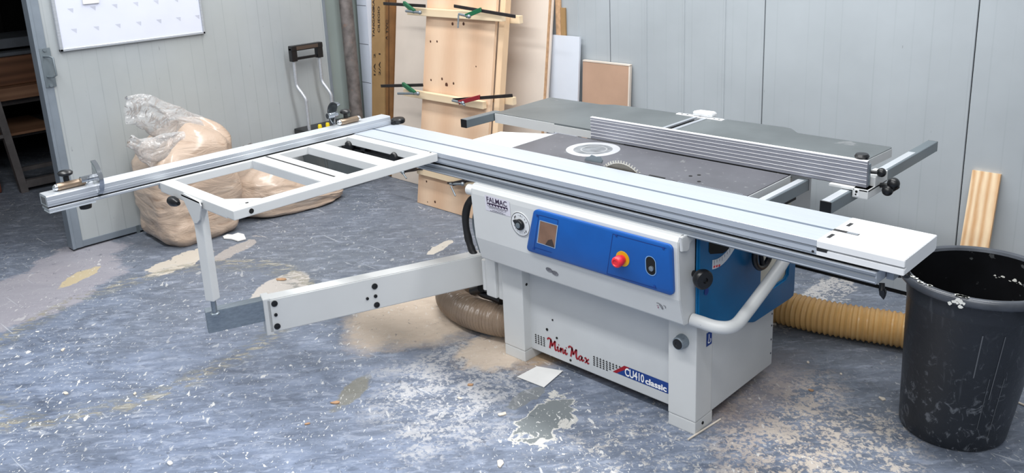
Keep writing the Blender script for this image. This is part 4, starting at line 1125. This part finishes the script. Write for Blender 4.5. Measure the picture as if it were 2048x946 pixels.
# ================================================================== SAWDUST BAGS
def bag_mesh(c, rx, ry, h, seed, lean=(0, 0), sq=3.2, top_round=.32, rot=0, bulge=.06, tilt=0, tail=0):
    m = MB(); NU, NV = 56, 36; rows = []
    for j in range(NV + 1):
        t = j / NV
        if t < .10: k = .80 + .20 * math.sin(t / .10 * PI / 2)
        elif t > 1 - top_round: q = (t - (1 - top_round)) / top_round; k = max(.0, (1 - q ** 2.4)) ** .5
        else: k = 1
        z = h * t
        k *= 1 + bulge * math.sin(t * PI)
        row = []
        for i in range(NU):
            a = 2 * PI * i / NU; ca, sa = math.cos(a), math.sin(a)
            e = 2 / sq; x = math.copysign(abs(ca) ** e, ca) * rx * k; y = math.copysign(abs(sa) ** e, sa) * ry * k
            p = Vector((x, y, z)); nv = noise.noise(Vector((ca * 1.6 + seed, sa * 1.6, t * 3))) * .035 + noise.noise(Vector((ca * 3 + seed, sa * 3, t * 14))) * .012
            r_ = p.xy.length or 1
            p.x *= 1 + nv / max(.1, r_); p.y *= 1 + nv / max(.1, r_)
            p.z = max(0.001, p.z + (noise.noise(Vector((ca * 2 + seed, sa * 2, 5))) * .05 * t))
            p.z -= tilt * max(0, -p.y) * t * t
            p.z *= 1 - tail * min(1, max(0, p.y / ry + .1)) ** .8
            q = Matrix.Rotation(rot, 3, 'Z') @ p
            row.append(m.bm.verts.new((c[0] + q.x + lean[0] * t, c[1] + q.y + lean[1] * t, q.z)))
        rows.append(row)
    loft(m, rows); m.bm.faces.new(rows[0][::-1]); m.bm.faces.new(rows[-1])
    return m
bg = thing('sawdust_bag', 'tall clear plastic bag full of sawdust standing against the grey door', 'bag', (-3.08, -.08, 0))
obj('filled_bag', bag_mesh((-3.085, -.085), .245, .245, .70, 2.3, (.0, .02), 4.6, .26, 0, .04, .55), 'bag', bg, True)
# loose film neck, twisted and flopping left
def film(name, rings, parent, seed, n=40, wob=.010):
    m = MB(); rows = []
    sub = []
    for (a, b_) in zip(rings, rings[1:]):
        for k in range(6):
            t = k / 6; sub.append(tuple(a[i] + (b_[i] - a[i]) * t for i in range(5)))
    sub.append(rings[-1])
    for j, (x, y, z, r1, r2) in enumerate(sub):
        p = Vector((x, y, z)); q = Vector(sub[min(j + 1, len(sub) - 1)][:3]); pr_ = Vector(sub[max(j - 1, 0)][:3])
        t = (q - pr_).normalized(); s_ = Vector((1, 0, 0)); s_ = (s_ - t * s_.dot(t)).normalized(); u_ = t.cross(s_)
        row = []
        for i in range(n):
            a = 2 * PI * i / n
            k = 1 + .07 * math.sin(a * 5 + j * .10 + seed) + noise.noise(Vector((math.cos(a) * 1.3 + seed, math.sin(a) * 1.3, j * .16))) * .30
            off = noise.noise_vector(Vector((math.cos(a) * 1.6, math.sin(a) * 1.6 + seed, j * .22))) * wob
            row.append(m.bm.verts.new(p + s_ * math.cos(a) * r1 * k + u_ * math.sin(a) * r2 * k + off))
        rows.append(row)
    loft(m, rows)
    return obj(name, m, 'film', parent, True)
def pxrings(lst, x, dx=0):
    out = []
    for k, (u, v, h, th) in enumerate(lst):
        p = PX(u, v, x=x + dx * k); out.append((p.x, p.y, p.z, th, h / 318))
    return out
film('film_neck', pxrings([(412, 305, 40, .11), (400, 276, 36, .08), (372, 262, 33, .06), (340, 250, 34, .06), (308, 232, 28, .045), (278, 219, 24, .03), (251, 219, 24, .015)], -3.06), bg, 4.2)
film('film_fold', pxrings([(390, 300, 36, .10), (352, 304, 38, .08), (320, 304, 32, .07), (294, 298, 23, .05), (274, 288, 12, .03), (258, 282, 10, .012)], -2.98), bg, 7.7)
b2g = thing('sawdust_bag', 'slumped bag of sawdust lying on the floor to the right of the tall bag', 'bag', (-3.08, .58, 0))
obj('filled_bag', bag_mesh((-3.04, .585), .20, .345, .34, 6.1, (-.04, -.03), 2.5, .55, -.10, .08, 0, .62), 'bag', b2g, True)
film('film_neck', [(-3.14, .44, .29, .09, .09), (-3.16, .42, .37, .04, .05), (-3.17, .40, .44, .045, .03)], b2g, 2.2)

# ================================================================== ROLLING TOOLBOX
tb = thing('rolling_toolbox', 'dark grey rolling toolbox with telescopic handle and two yellow latches', 'toolbox', (-3.10, 1.03, 0))
m = MB()
lo, hi = [(-3.30, .905), (-3.05, .905), (-3.05, 1.30), (-3.30, 1.30)], [(-3.335, .855), (-3.005, .855), (-3.005, 1.32), (-3.335, 1.32)]
V0 = [m.bm.verts.new((x, y, .02)) for x, y in lo]; V1 = [m.bm.verts.new((x, y, .40)) for x, y in hi]
for i in range(4): m.bm.faces.new((V0[i], V0[(i + 1) % 4], V1[(i + 1) % 4], V1[i]))
m.bm.faces.new(V0[::-1]); m.bm.faces.new(V1)
bmesh.ops.bevel(m.bm, geom=m.bm.edges[:], offset=.015, segments=3, affect='EDGES'); obj('tub', m, 'tub', tb, True)
m = MB(); m.box((-3.340, .85, .40), (-3.0, 1.325, .440), .012); obj('lid', m, 'black', tb, True)
m = MB()
for y in (.935, .998): m.lathe((-3.14, y, .438), (0, 0, 1), [(.014, 0), (.014, .03), (.011, .040), (0, .042)], 14)
pieces('latch', m, 'yellow_cap', tb, True)
m = MB()
for y in (.885, 1.095): 
    for x in (-3.24,): m.cyl((x, y - .02, .045), (x, y + .02, .045), .045, n=20)
pieces('wheel', m, 'rubber', tb, True)
for y in (.878, 1.082):
    m = MB(); m.tube([(-3.20, y + .01, .40), (-3.20, y + .008, .60), (-3.20, y + .006, .655), (-3.225, y - .004, .70), (-3.262, y - .012, .745), (-3.265, y - .014, .80), (-3.265, y - .014, .96)], .0115, 14, 5); obj('handle_tube', m, 'alu_y', tb, True)
m = MB()
for y in (.864, 1.068): m.box((-3.285, y - .022, .915), (-3.245, y + .022, 1.01), .006)
m.box((-3.285, .842, .985), (-3.240, 1.090, 1.022), .008); m.box((-3.275, .87, .922), (-3.255, 1.06, .940), .003); gripo = obj('grip', m, 'black', tb)
m = MB(); m.box((-3.242, .88, .992), (-3.238, 1.05, 1.016), .002); obj('grip_pad', m, paint('grip_brown', (72, 60, 52), .5), tb)

# ================================================================== THINGS LEANING IN THE CORNER
m = MB(); m.tube([(-3.325, 1.375, 0), (-3.325, 1.372, 1.0), (-3.33, 1.368, 2.2)], .047, 24, 3); o = recenter(obj('old_pipe', m, 'pipe', None, True)); tag(o, 'rusty grey pipe standing upright in the corner', 'pipe')
def leaning(name, x0, x1, y0, lean, z1, th, mat, lab, cat, z0=0.0, group=None, bev=.002):
    """panel standing on the floor, leaning back toward the wall"""
    d = Vector((0, lean, 1)).normalized(); n = Vector((0, 1, -lean)).normalized(); L_ = (z1 - z0) / d.z
    P0 = [Vector((x0, y0, z0)), Vector((x1, y0, z0)), Vector((x1, y0, z0)) + d * L_, Vector((x0, y0, z0)) + d * L_]
    lift = Vector((0, 0, max(0, th * lean / math.sqrt(1 + lean * lean))))
    mb = MB(); mb.prism([p + lift for p in P0], n * th, 0)
    o = recenter(obj(name, mb, mat))
    return tag(o, lab, cat, group) if lab else o
fo = thing('white_duct', 'narrow white jointed panel standing between the rusty pipe and cardboard', 'panel', (-3.36, 1.47, 0))
pw = [PX(714.5, 0, y=1.50), PX(737.5, 0, y=1.50)]
m = MB(); m.prism([(-3.387, 1.48, 0), (-3.262, 1.475, 0), (-3.262, 1.525, 2.2), (-3.387, 1.53, 2.2)], (0, .05, 0)); obj('panel', m, 'foam', fo)
m = MB()
for z in (.38, .66, .945, 1.225, 1.5): 
    y = 1.48 + .05 * z / 2.2
    m.prism([(-3.386, y - .0006, z), (-3.272, y - .0052, z), (-3.272, y - .0052, z + .004), (-3.386, y - .0006, z + .004)], (0, .004, 0))
pieces('joint', m, 'ink_soft', fo)
def carton(x0, x1, y0, lean, mat, lab, th):
    t_ = thing('cardboard_box', lab, 'box', ((x0 + x1) / 2, y0, 0))
    d = Vector((0, lean, 1)); n = Vector((0, 1, -lean)).normalized()
    mb = MB(); mb.prism([Vector((x0, y0, 0.0)) + Vector((0, 0, th * lean)), Vector((x1, y0, 0)) + Vector((0, 0, th * lean)), Vector((x1, y0, 0)) + d * 2.1, Vector((x0, y0, 0)) + d * 2.1], n * th)
    obj('carton', mb, mat, t_); return t_
c1 = carton(-3.256, -3.105, 1.42, .10, 'card', 'tall pale cardboard box with printed lettering standing in the corner', .04)
m = MB(); dz = Vector((0, .10, 1)).normalized()
def cardtext(mb, body, u, v, length, h, y0=1.42, lean=.10):
    # lettering reads upward along the box
    z = PX(u, v, y=1.55).z
    for _ in range(6): z = PX(u, v, y=y0 + lean * z - .002).z
    p = PX(u, v, y=y0 + lean * z - .002)
    put_text(mb, body, h, p, dz, Vector((-1, 0, 0)), wide=length, bold=.0006)
cardtext(m, 'TANGANIKA', 749, 75, .27, .034); cardtext(m, 'CILIEGIO', 759.5, 65, .185, .034)
cardtext(m, 'X', 749, 20.5, .02, .03)
cardtext(m, '1/A  2', 751, 151, .16, .03); cardtext(m, '2/A  1', 761, 151, .16, .03); obj('lettering', m, paint('card_ink', (44, 34, 28), .7), c1)
c2 = carton(-3.098, -3.026, 1.425, .10, 'card_dark', 'tall brown cardboard box beside the birch plywood sheet, marked TVC', .05)
m = MB(); cardtext(m, 'TVC', 776, 68, .10, .036, 1.425); cardtext(m, 'A', 775, 80, .03, .03, 1.425); obj('lettering', m, paint('card_ink2', (52, 38, 22), .7), c2)
m = MB(); m.prism([Vector((-3.062, 1.4245, .01)), Vector((-3.056, 1.4245, .01)), Vector((-3.056, 1.4245, 0)) + Vector((0, .10, 1)) * 2.1, Vector((-3.062, 1.4245, 0)) + Vector((0, .10, 1)) * 2.1], (0, -.002, 0)); obj('flap_edge', m, paint('card_edge', (74, 46, 22), .8), c2)

ps = thing('plywood_sheet', 'large pale birch plywood sheet leaning on the wall behind the clamped boards', 'plywood', (-2.28, 1.45, 0))
yl, lean = 1.418, .135
def lean_panel(parent, name, x0, x1, y0, z1, th, mat, ln=lean):
    d = Vector((0, ln, 1)); n = Vector((0, 1, -ln)).normalized(); lift = Vector((0, 0, th * ln))
    mb = MB(); mb.prism([Vector((x0, y0, 0)) + lift, Vector((x1, y0, 0)) + lift, Vector((x1, y0, 0)) + d * z1, Vector((x0, y0, 0)) + d * z1], n * th)
    return obj(name, mb, mat, parent)
lean_panel(ps, 'face_sheet', -3.02, -1.575, yl, 1.54, .018, 'ply_face')
lean_panel(ps, 'edge', -1.575, -1.572, yl, 1.54, .018, 'ply_edge')
p2 = thing('plywood_sheet', 'second plywood sheet behind the large one, only its edge showing', 'plywood', (-2.1, 1.47, 0))
lean_panel(p2, 'face_sheet', -2.9, -1.5715, yl + .0205, 1.40, .012, 'ply_edge'); lean_panel(p2, 'edge', -1.5715, -1.560, yl + .0205, 1.40, .012, 'ply_face')
leaning('narrow_board', -1.56, -1.522, 1.632, .002, 1.60, .012, 'ply_edge', 'narrow brown board edge between plywood and white panel', 'board')
leaning('narrow_board', -1.52, -1.485, 1.632, .002, 1.27, .012, 'card', 'short tan board behind the white panel', 'board')
leaning('melamine_board', -1.64, -1.358, 1.520, .085, 1.108, .014, 'white_board', 'white melamine panel leaning on the wall right of the plywood', 'panel')
md = thing('mdf_panel', 'brown MDF panel with pale edges leaning on the wall behind the planer table', 'panel', (-1.17, 1.58, 0))
lean_panel(md, 'face', -1.345, -1.008, 1.565, .968, .018, 'mdf', .06)
lean_panel(md, 'edge', -1.008, -.999, 1.565, .968, .018, 'mdf_edge', .06)
m = MB(); y = 1.565 + .06 * .968; m.box((-1.345, y - .002, .966), (-.999, y + .018, .974)); obj('top_edge', m, 'mdf_edge', md)
pk = leaning('pine_plank', .831, .944, 1.500, .20, .665, .018, 'pine_bold', 'short bold-grained pine plank leaning on the wall behind the bin', 'plank')

# ---- glued-up boards held by battens and clamps
LN = .155; GY = 1.15
def gy(z): return GY + LN * z
gb = thing('glued_pine_board', 'knotty glued pine panel held between battens and clamps', 'pine panel', (-2.08, GY, 0))
lean_panel(gb, 'board', -2.405, -1.775, GY, 2.0, .02, 'pine_board', LN)
m = MB()
for u, v, r in ((861, 83, .008), (874, 83, .008), (862, 160, .008), (884, 158, .010), (893, 170, .016), (907, 167, .009), (905, 48, .012), (952, 133, .005), (853, 363, .008), (870, 404, .010), (927, 48, .012), (835 + 20, 404, .005)):
    z = .7
    for _ in range(8): z = PX(u, v, y=gy(z)).z
    p = PX(u, v, y=gy(z) - .0015)
    n = 9; m.poly([p + Vector((math.cos(2 * PI * i / n) * r * .8, 0, math.sin(2 * PI * i / n) * r)) for i in range(n)])
pieces('knot', m, 'knot', gb)
gb2 = thing('pine_board', 'narrow pine board standing on edge right behind the knotty panel', 'pine board', (-1.76, GY, 0))
lean_panel(gb2, 'board', -1.772, -1.728, GY + .03, 2.0, .045, 'pine', LN)
def on_g(u, v, d=0):
    z = .7
    for _ in range(10): z = PX(u, v, y=gy(z) - d).z
    return PX(u, v, y=gy(z) - d)
def batten(ua, va, ub, vb, d, h, lab, th=.034, x1=None):
    a, b_ = on_g(ua, va, d), on_g(ub, vb, d)
    zt = a.z; y = gy(zt) - d
    m = MB(); m.box((a.x, y, zt - h), (x1 if x1 is not None else b_.x, y + th, zt), .004)
    o = recenter(obj('batten', m, 'batten')); tag(o, lab, 'batten', 'pine clamping battens'); return zt, y
bt1 = batten(813, 15, 1002, 40, .042, .048, 'pine batten across the front of the knotty panel, near the top')
bt2 = batten(806, 178, 990, 208, .042, .046, 'pine batten across the middle front of the knotty panel', x1=-1.80)
bt3 = batten(833, 334, 935, 364, .042, .046, 'lowest pine batten on the knotty panel, just below the sliding table', x1=-1.78)
def rear_batten(zc, lab, x1):
    y = gy(zc) + .10
    m = MB(); m.box((-2.38, y - .02, zc - .024), (x1, y + .012, zc + .024), .004); o = recenter(obj('batten', m, 'batten')); tag(o, lab, 'batten', 'pine clamping battens')
rear_batten(1.215, 'rear pine batten end showing right of the narrow board, near the top', -1.655)
rear_batten(.735, 'rear pine batten end showing right of the narrow board, middle height', -1.665)

def clamp(lab, bar, jaw, scr, handle, d, jm, width=.020):
    """bar, jaw, scr, handle: pixel segments on the front of the glue-up"""
    pts = [on_g(u, v, dd) for (u, v), dd in ((bar[0], d), (bar[1], d))]
    c_ = thing('bar_clamp', lab, 'clamp', pts[0], 'bar clamps on the pine panel')
    def bar_box(p, q, w, th):
        t = (q - p); L_ = t.length; t.normalize(); up = Vector((0, 0, 1)); up = (up - t * up.dot(t)).normalized(); s_ = t.cross(up)
        M_ = Matrix((t, s_, up)).transposed().to_4x4(); M_.translation = p
        mb = MB(); mb.box((0, -th / 2, -w / 2), (L_, th / 2, w / 2), .002, 1, M_); return mb
    obj('bar', bar_box(pts[0], pts[1], width, .008), 'clamp_bar', c_)
    j = [on_g(u, v, dd) for (u, v), dd in ((jaw[0], d + .002), (jaw[1], d + .03))]
    obj('jaw', bar_box(j[0], j[1], .026, .018), jm, c_)
    s0, s1 = [on_g(u, v, d + .03) for u, v in scr]
    m = MB(); m.cyl(s0, s1, .008, n=12); m.ball(s1, .013); obj('screw', m, 'galv', c_, True)
    if handle:
        h0, h1 = [on_g(u, v, d + .035) for u, v in handle]
        m = MB(); m.cyl(h0, h1, .005, n=10); obj('handle', m, 'galv', c_, True)
    return c_
clamp('green clamp at upper left of the knotty panel', ((767, 7), (851, 12)), ((808, 6), (829, 23)), ((812, 22), (840, 25)), None, .055, 'green')
clamp('green clamp over the top batten, upper right of the panel', ((908, 12), (1031, 33)), ((963, 19), (932, 32)), ((918, 28), (938, 33)), ((917, 30), (916, 56)), .085, 'green')
clamp('green clamp at mid left of the knotty panel', ((762, 172), (846, 170)), ((806, 168), (830, 186)), ((796, 187), (836, 187)), None, .055, 'green')
clamp('red clamp at mid right of the knotty panel', ((906, 200), (1025, 191)), ((960, 194), (918, 205)), ((905, 201), (926, 206)), ((918, 204), (930, 211)), .085, 'clamp_red')
clamp('dark clamp at lower left, below the outrigger frame', ((768, 343), (845, 338)), ((805, 342), (832, 338)), ((800, 342), (806, 345)), ((805, 345), (813, 357)), .046, 'clamp_bar', .010)
clamp('steel clamp at lower right of the panel, beside the saw housing', ((895, 366), (950, 361)), ((930, 362), (905, 368)), ((900, 368), (925, 368)), ((902, 372), (911, 392)), .048, 'clamp_bar', .012)

# ================================================================== ODDS AND ENDS ON THE FLOOR
q = [PX(u, v, z=.003) for u, v in ((1034, 754), (1074, 733), (1126, 742), (1088, 775))]
m = MB(); m.prism(q, (0, 0, .0015)); o = recenter(obj('paper_card', m, 'paper')); tag(o, 'white square card on the floor by the front left foot of the saw', 'card')
a, b_ = PX(1376, 879, z=.004), PX(1441, 838, z=.004)
m = MB(); m.tube([a, (a + b_) / 2, b_], .0035, 6, 2); o = recenter(obj('wooden_strip', m, 'scrap')); tag(o, 'thin pale wooden strip on the floor against the right front foot', 'strip')
m = MB(); q = [PX(u, v, z=.004) for u, v in ((446, 474), (455, 470), (465, 471), (476, 467), (488, 470), (492, 479), (476, 483), (462, 479), (448, 478))]
m.prism(q, (0, 0, .006)); o = recenter(obj('plastic_scrap', m, 'paper')); tag(o, 'crumpled white scrap on the floor beside the sawdust bags', 'scrap')
a, b_ = PX(2028, 801, z=.005), PX(2060, 815, z=.005)
m = MB(); m.tube([a, (a + b_) / 2, b_], .004, 6, 2); o = recenter(obj('wooden_strip', m, 'scrap')); tag(o, 'pale wooden strip on the floor at the right edge behind the bin', 'strip')
c_ = PX(2058, 745, z=0) + Vector((.06, 0, 0))
o = recenter(obj('wood_offcut', MB().box((c_.x - .015, c_.y - .05, 0), (c_.x + .2, c_.y + .1, .10), .004), 'rust')); tag(o, 'brown wooden offcut on the floor at the right edge', 'offcut')
random.seed(21)
CH = [(563, 559, .03, 'curled brown wood chip on the pale patch left of the swing arm', 'chip'), (672, 806, .022, 'curled brown wood chip on the floor left of centre', 'chip'),
      (920, 797, .012, 'pale paint flake left of the white card', 'scrap'), (1005, 829, .02, 'round pale flake on the floor below the white card', 'scrap'), (941, 770, .014, 'small orange wood chip near the front left foot', 'chip'),
      (1000, 928, .022, 'pale crumpled flake at the bottom edge of the floor', 'scrap'), (615, 848, .012, 'small pinkish chip on the floor, bottom centre-left', 'chip'),
      (340, 927, .016, 'white paint flake on the floor at the bottom left', 'paper'), (75, 664, .012, 'white flake on the floor at far left', 'paper'), (126, 700, .014, 'pale oval flake on the floor at left', 'scrap'),
      (132, 787, .016, 'cream flake on the floor, lower left', 'scrap'), (270, 788, .012, 'cream chip on the floor, lower left of the arm', 'scrap'), (1622, 781, .012, 'orange chip on the floor near the machine right side', 'chip'),
      (1682, 748, .008, 'tiny pale flake on the floor left of the bin', 'scrap'), (1764, 798, .018, 'pale smeared flake beside the bin base', 'scrap'), (1616, 725, .010, 'small pale flake on the floor in front of the amber hose', 'scrap')]
for u, v, r, lab, mt in CH:
    p = PX(u, v, z=.001); m = MB(); n = 8; rot = random.uniform(0, PI)
    pts = []
    for i in range(n):
        a = 2 * PI * i / n; k = random.uniform(.65, 1.15)
        x, y = math.cos(a) * r * k, math.sin(a) * r * .55 * k
        pts.append((p.x + x * math.cos(rot) - y * math.sin(rot), p.y + x * math.sin(rot) + y * math.cos(rot), .0008))
    m.prism(pts, (0, 0, .004 if r > .013 else .003)); o = recenter(obj('floor_chip', m, mt)); tag(o, lab, 'chip', 'chips and flakes on the floor')
# ================================================================== LIGHT, WORLD, CAMERA
w = bpy.data.worlds.new('workshop'); SC.world = w; w.use_nodes = True
bg_ = w.node_tree.nodes['Background']; bg_.inputs[0].default_value = (.90, .95, 1, 1); bg_.inputs[1].default_value = .38
def area(name, loc, sx, sy, e, col=(1, 1, 1), target=None):
    l = bpy.data.lights.new(name, 'AREA'); l.shape = 'RECTANGLE'; l.size = sx; l.size_y = sy; l.energy = e; l.color = col
    o = bpy.data.objects.new(name, l); C.objects.link(o); o.location = loc
    if target is not None: o.rotation_euler = (Vector(target) - Vector(loc)).to_track_quat('-Z', 'Y').to_euler()
    return o
area('ceiling_tube_light', (-.6, .6, 3.4), 5.0, .35, 132)
area('ceiling_tube_light', (-.6, -1.6, 3.4), 5.0, .35, 132)
area('ceiling_tube_light', (2.2, -2.8, 3.2), 3.0, 1.0, 55, (1, 1, 1), (0, 0, .6))
cd = bpy.data.cameras.new('camera'); cam = bpy.data.objects.new('camera', cd); C.objects.link(cam)
cd.sensor_fit = 'HORIZONTAL'; cd.sensor_width = 36; cd.lens = F / 2048 * 36
cd.shift_x = (1024 - CX) / 2048; cd.shift_y = (CY - 473) / 2048
B = Matrix(((1, 0, 0), (0, -1, 0), (0, 0, -1))) @ RC
M4 = B.transposed().to_4x4(); M4.translation = CAM; cam.matrix_world = M4
cd.clip_start = .05; cd.clip_end = 60
SC.camera = cam
SC.view_settings.view_transform = 'Standard'
SC.view_settings.look = 'None'
SC.view_settings.exposure = 0; SC.view_settings.gamma = 1
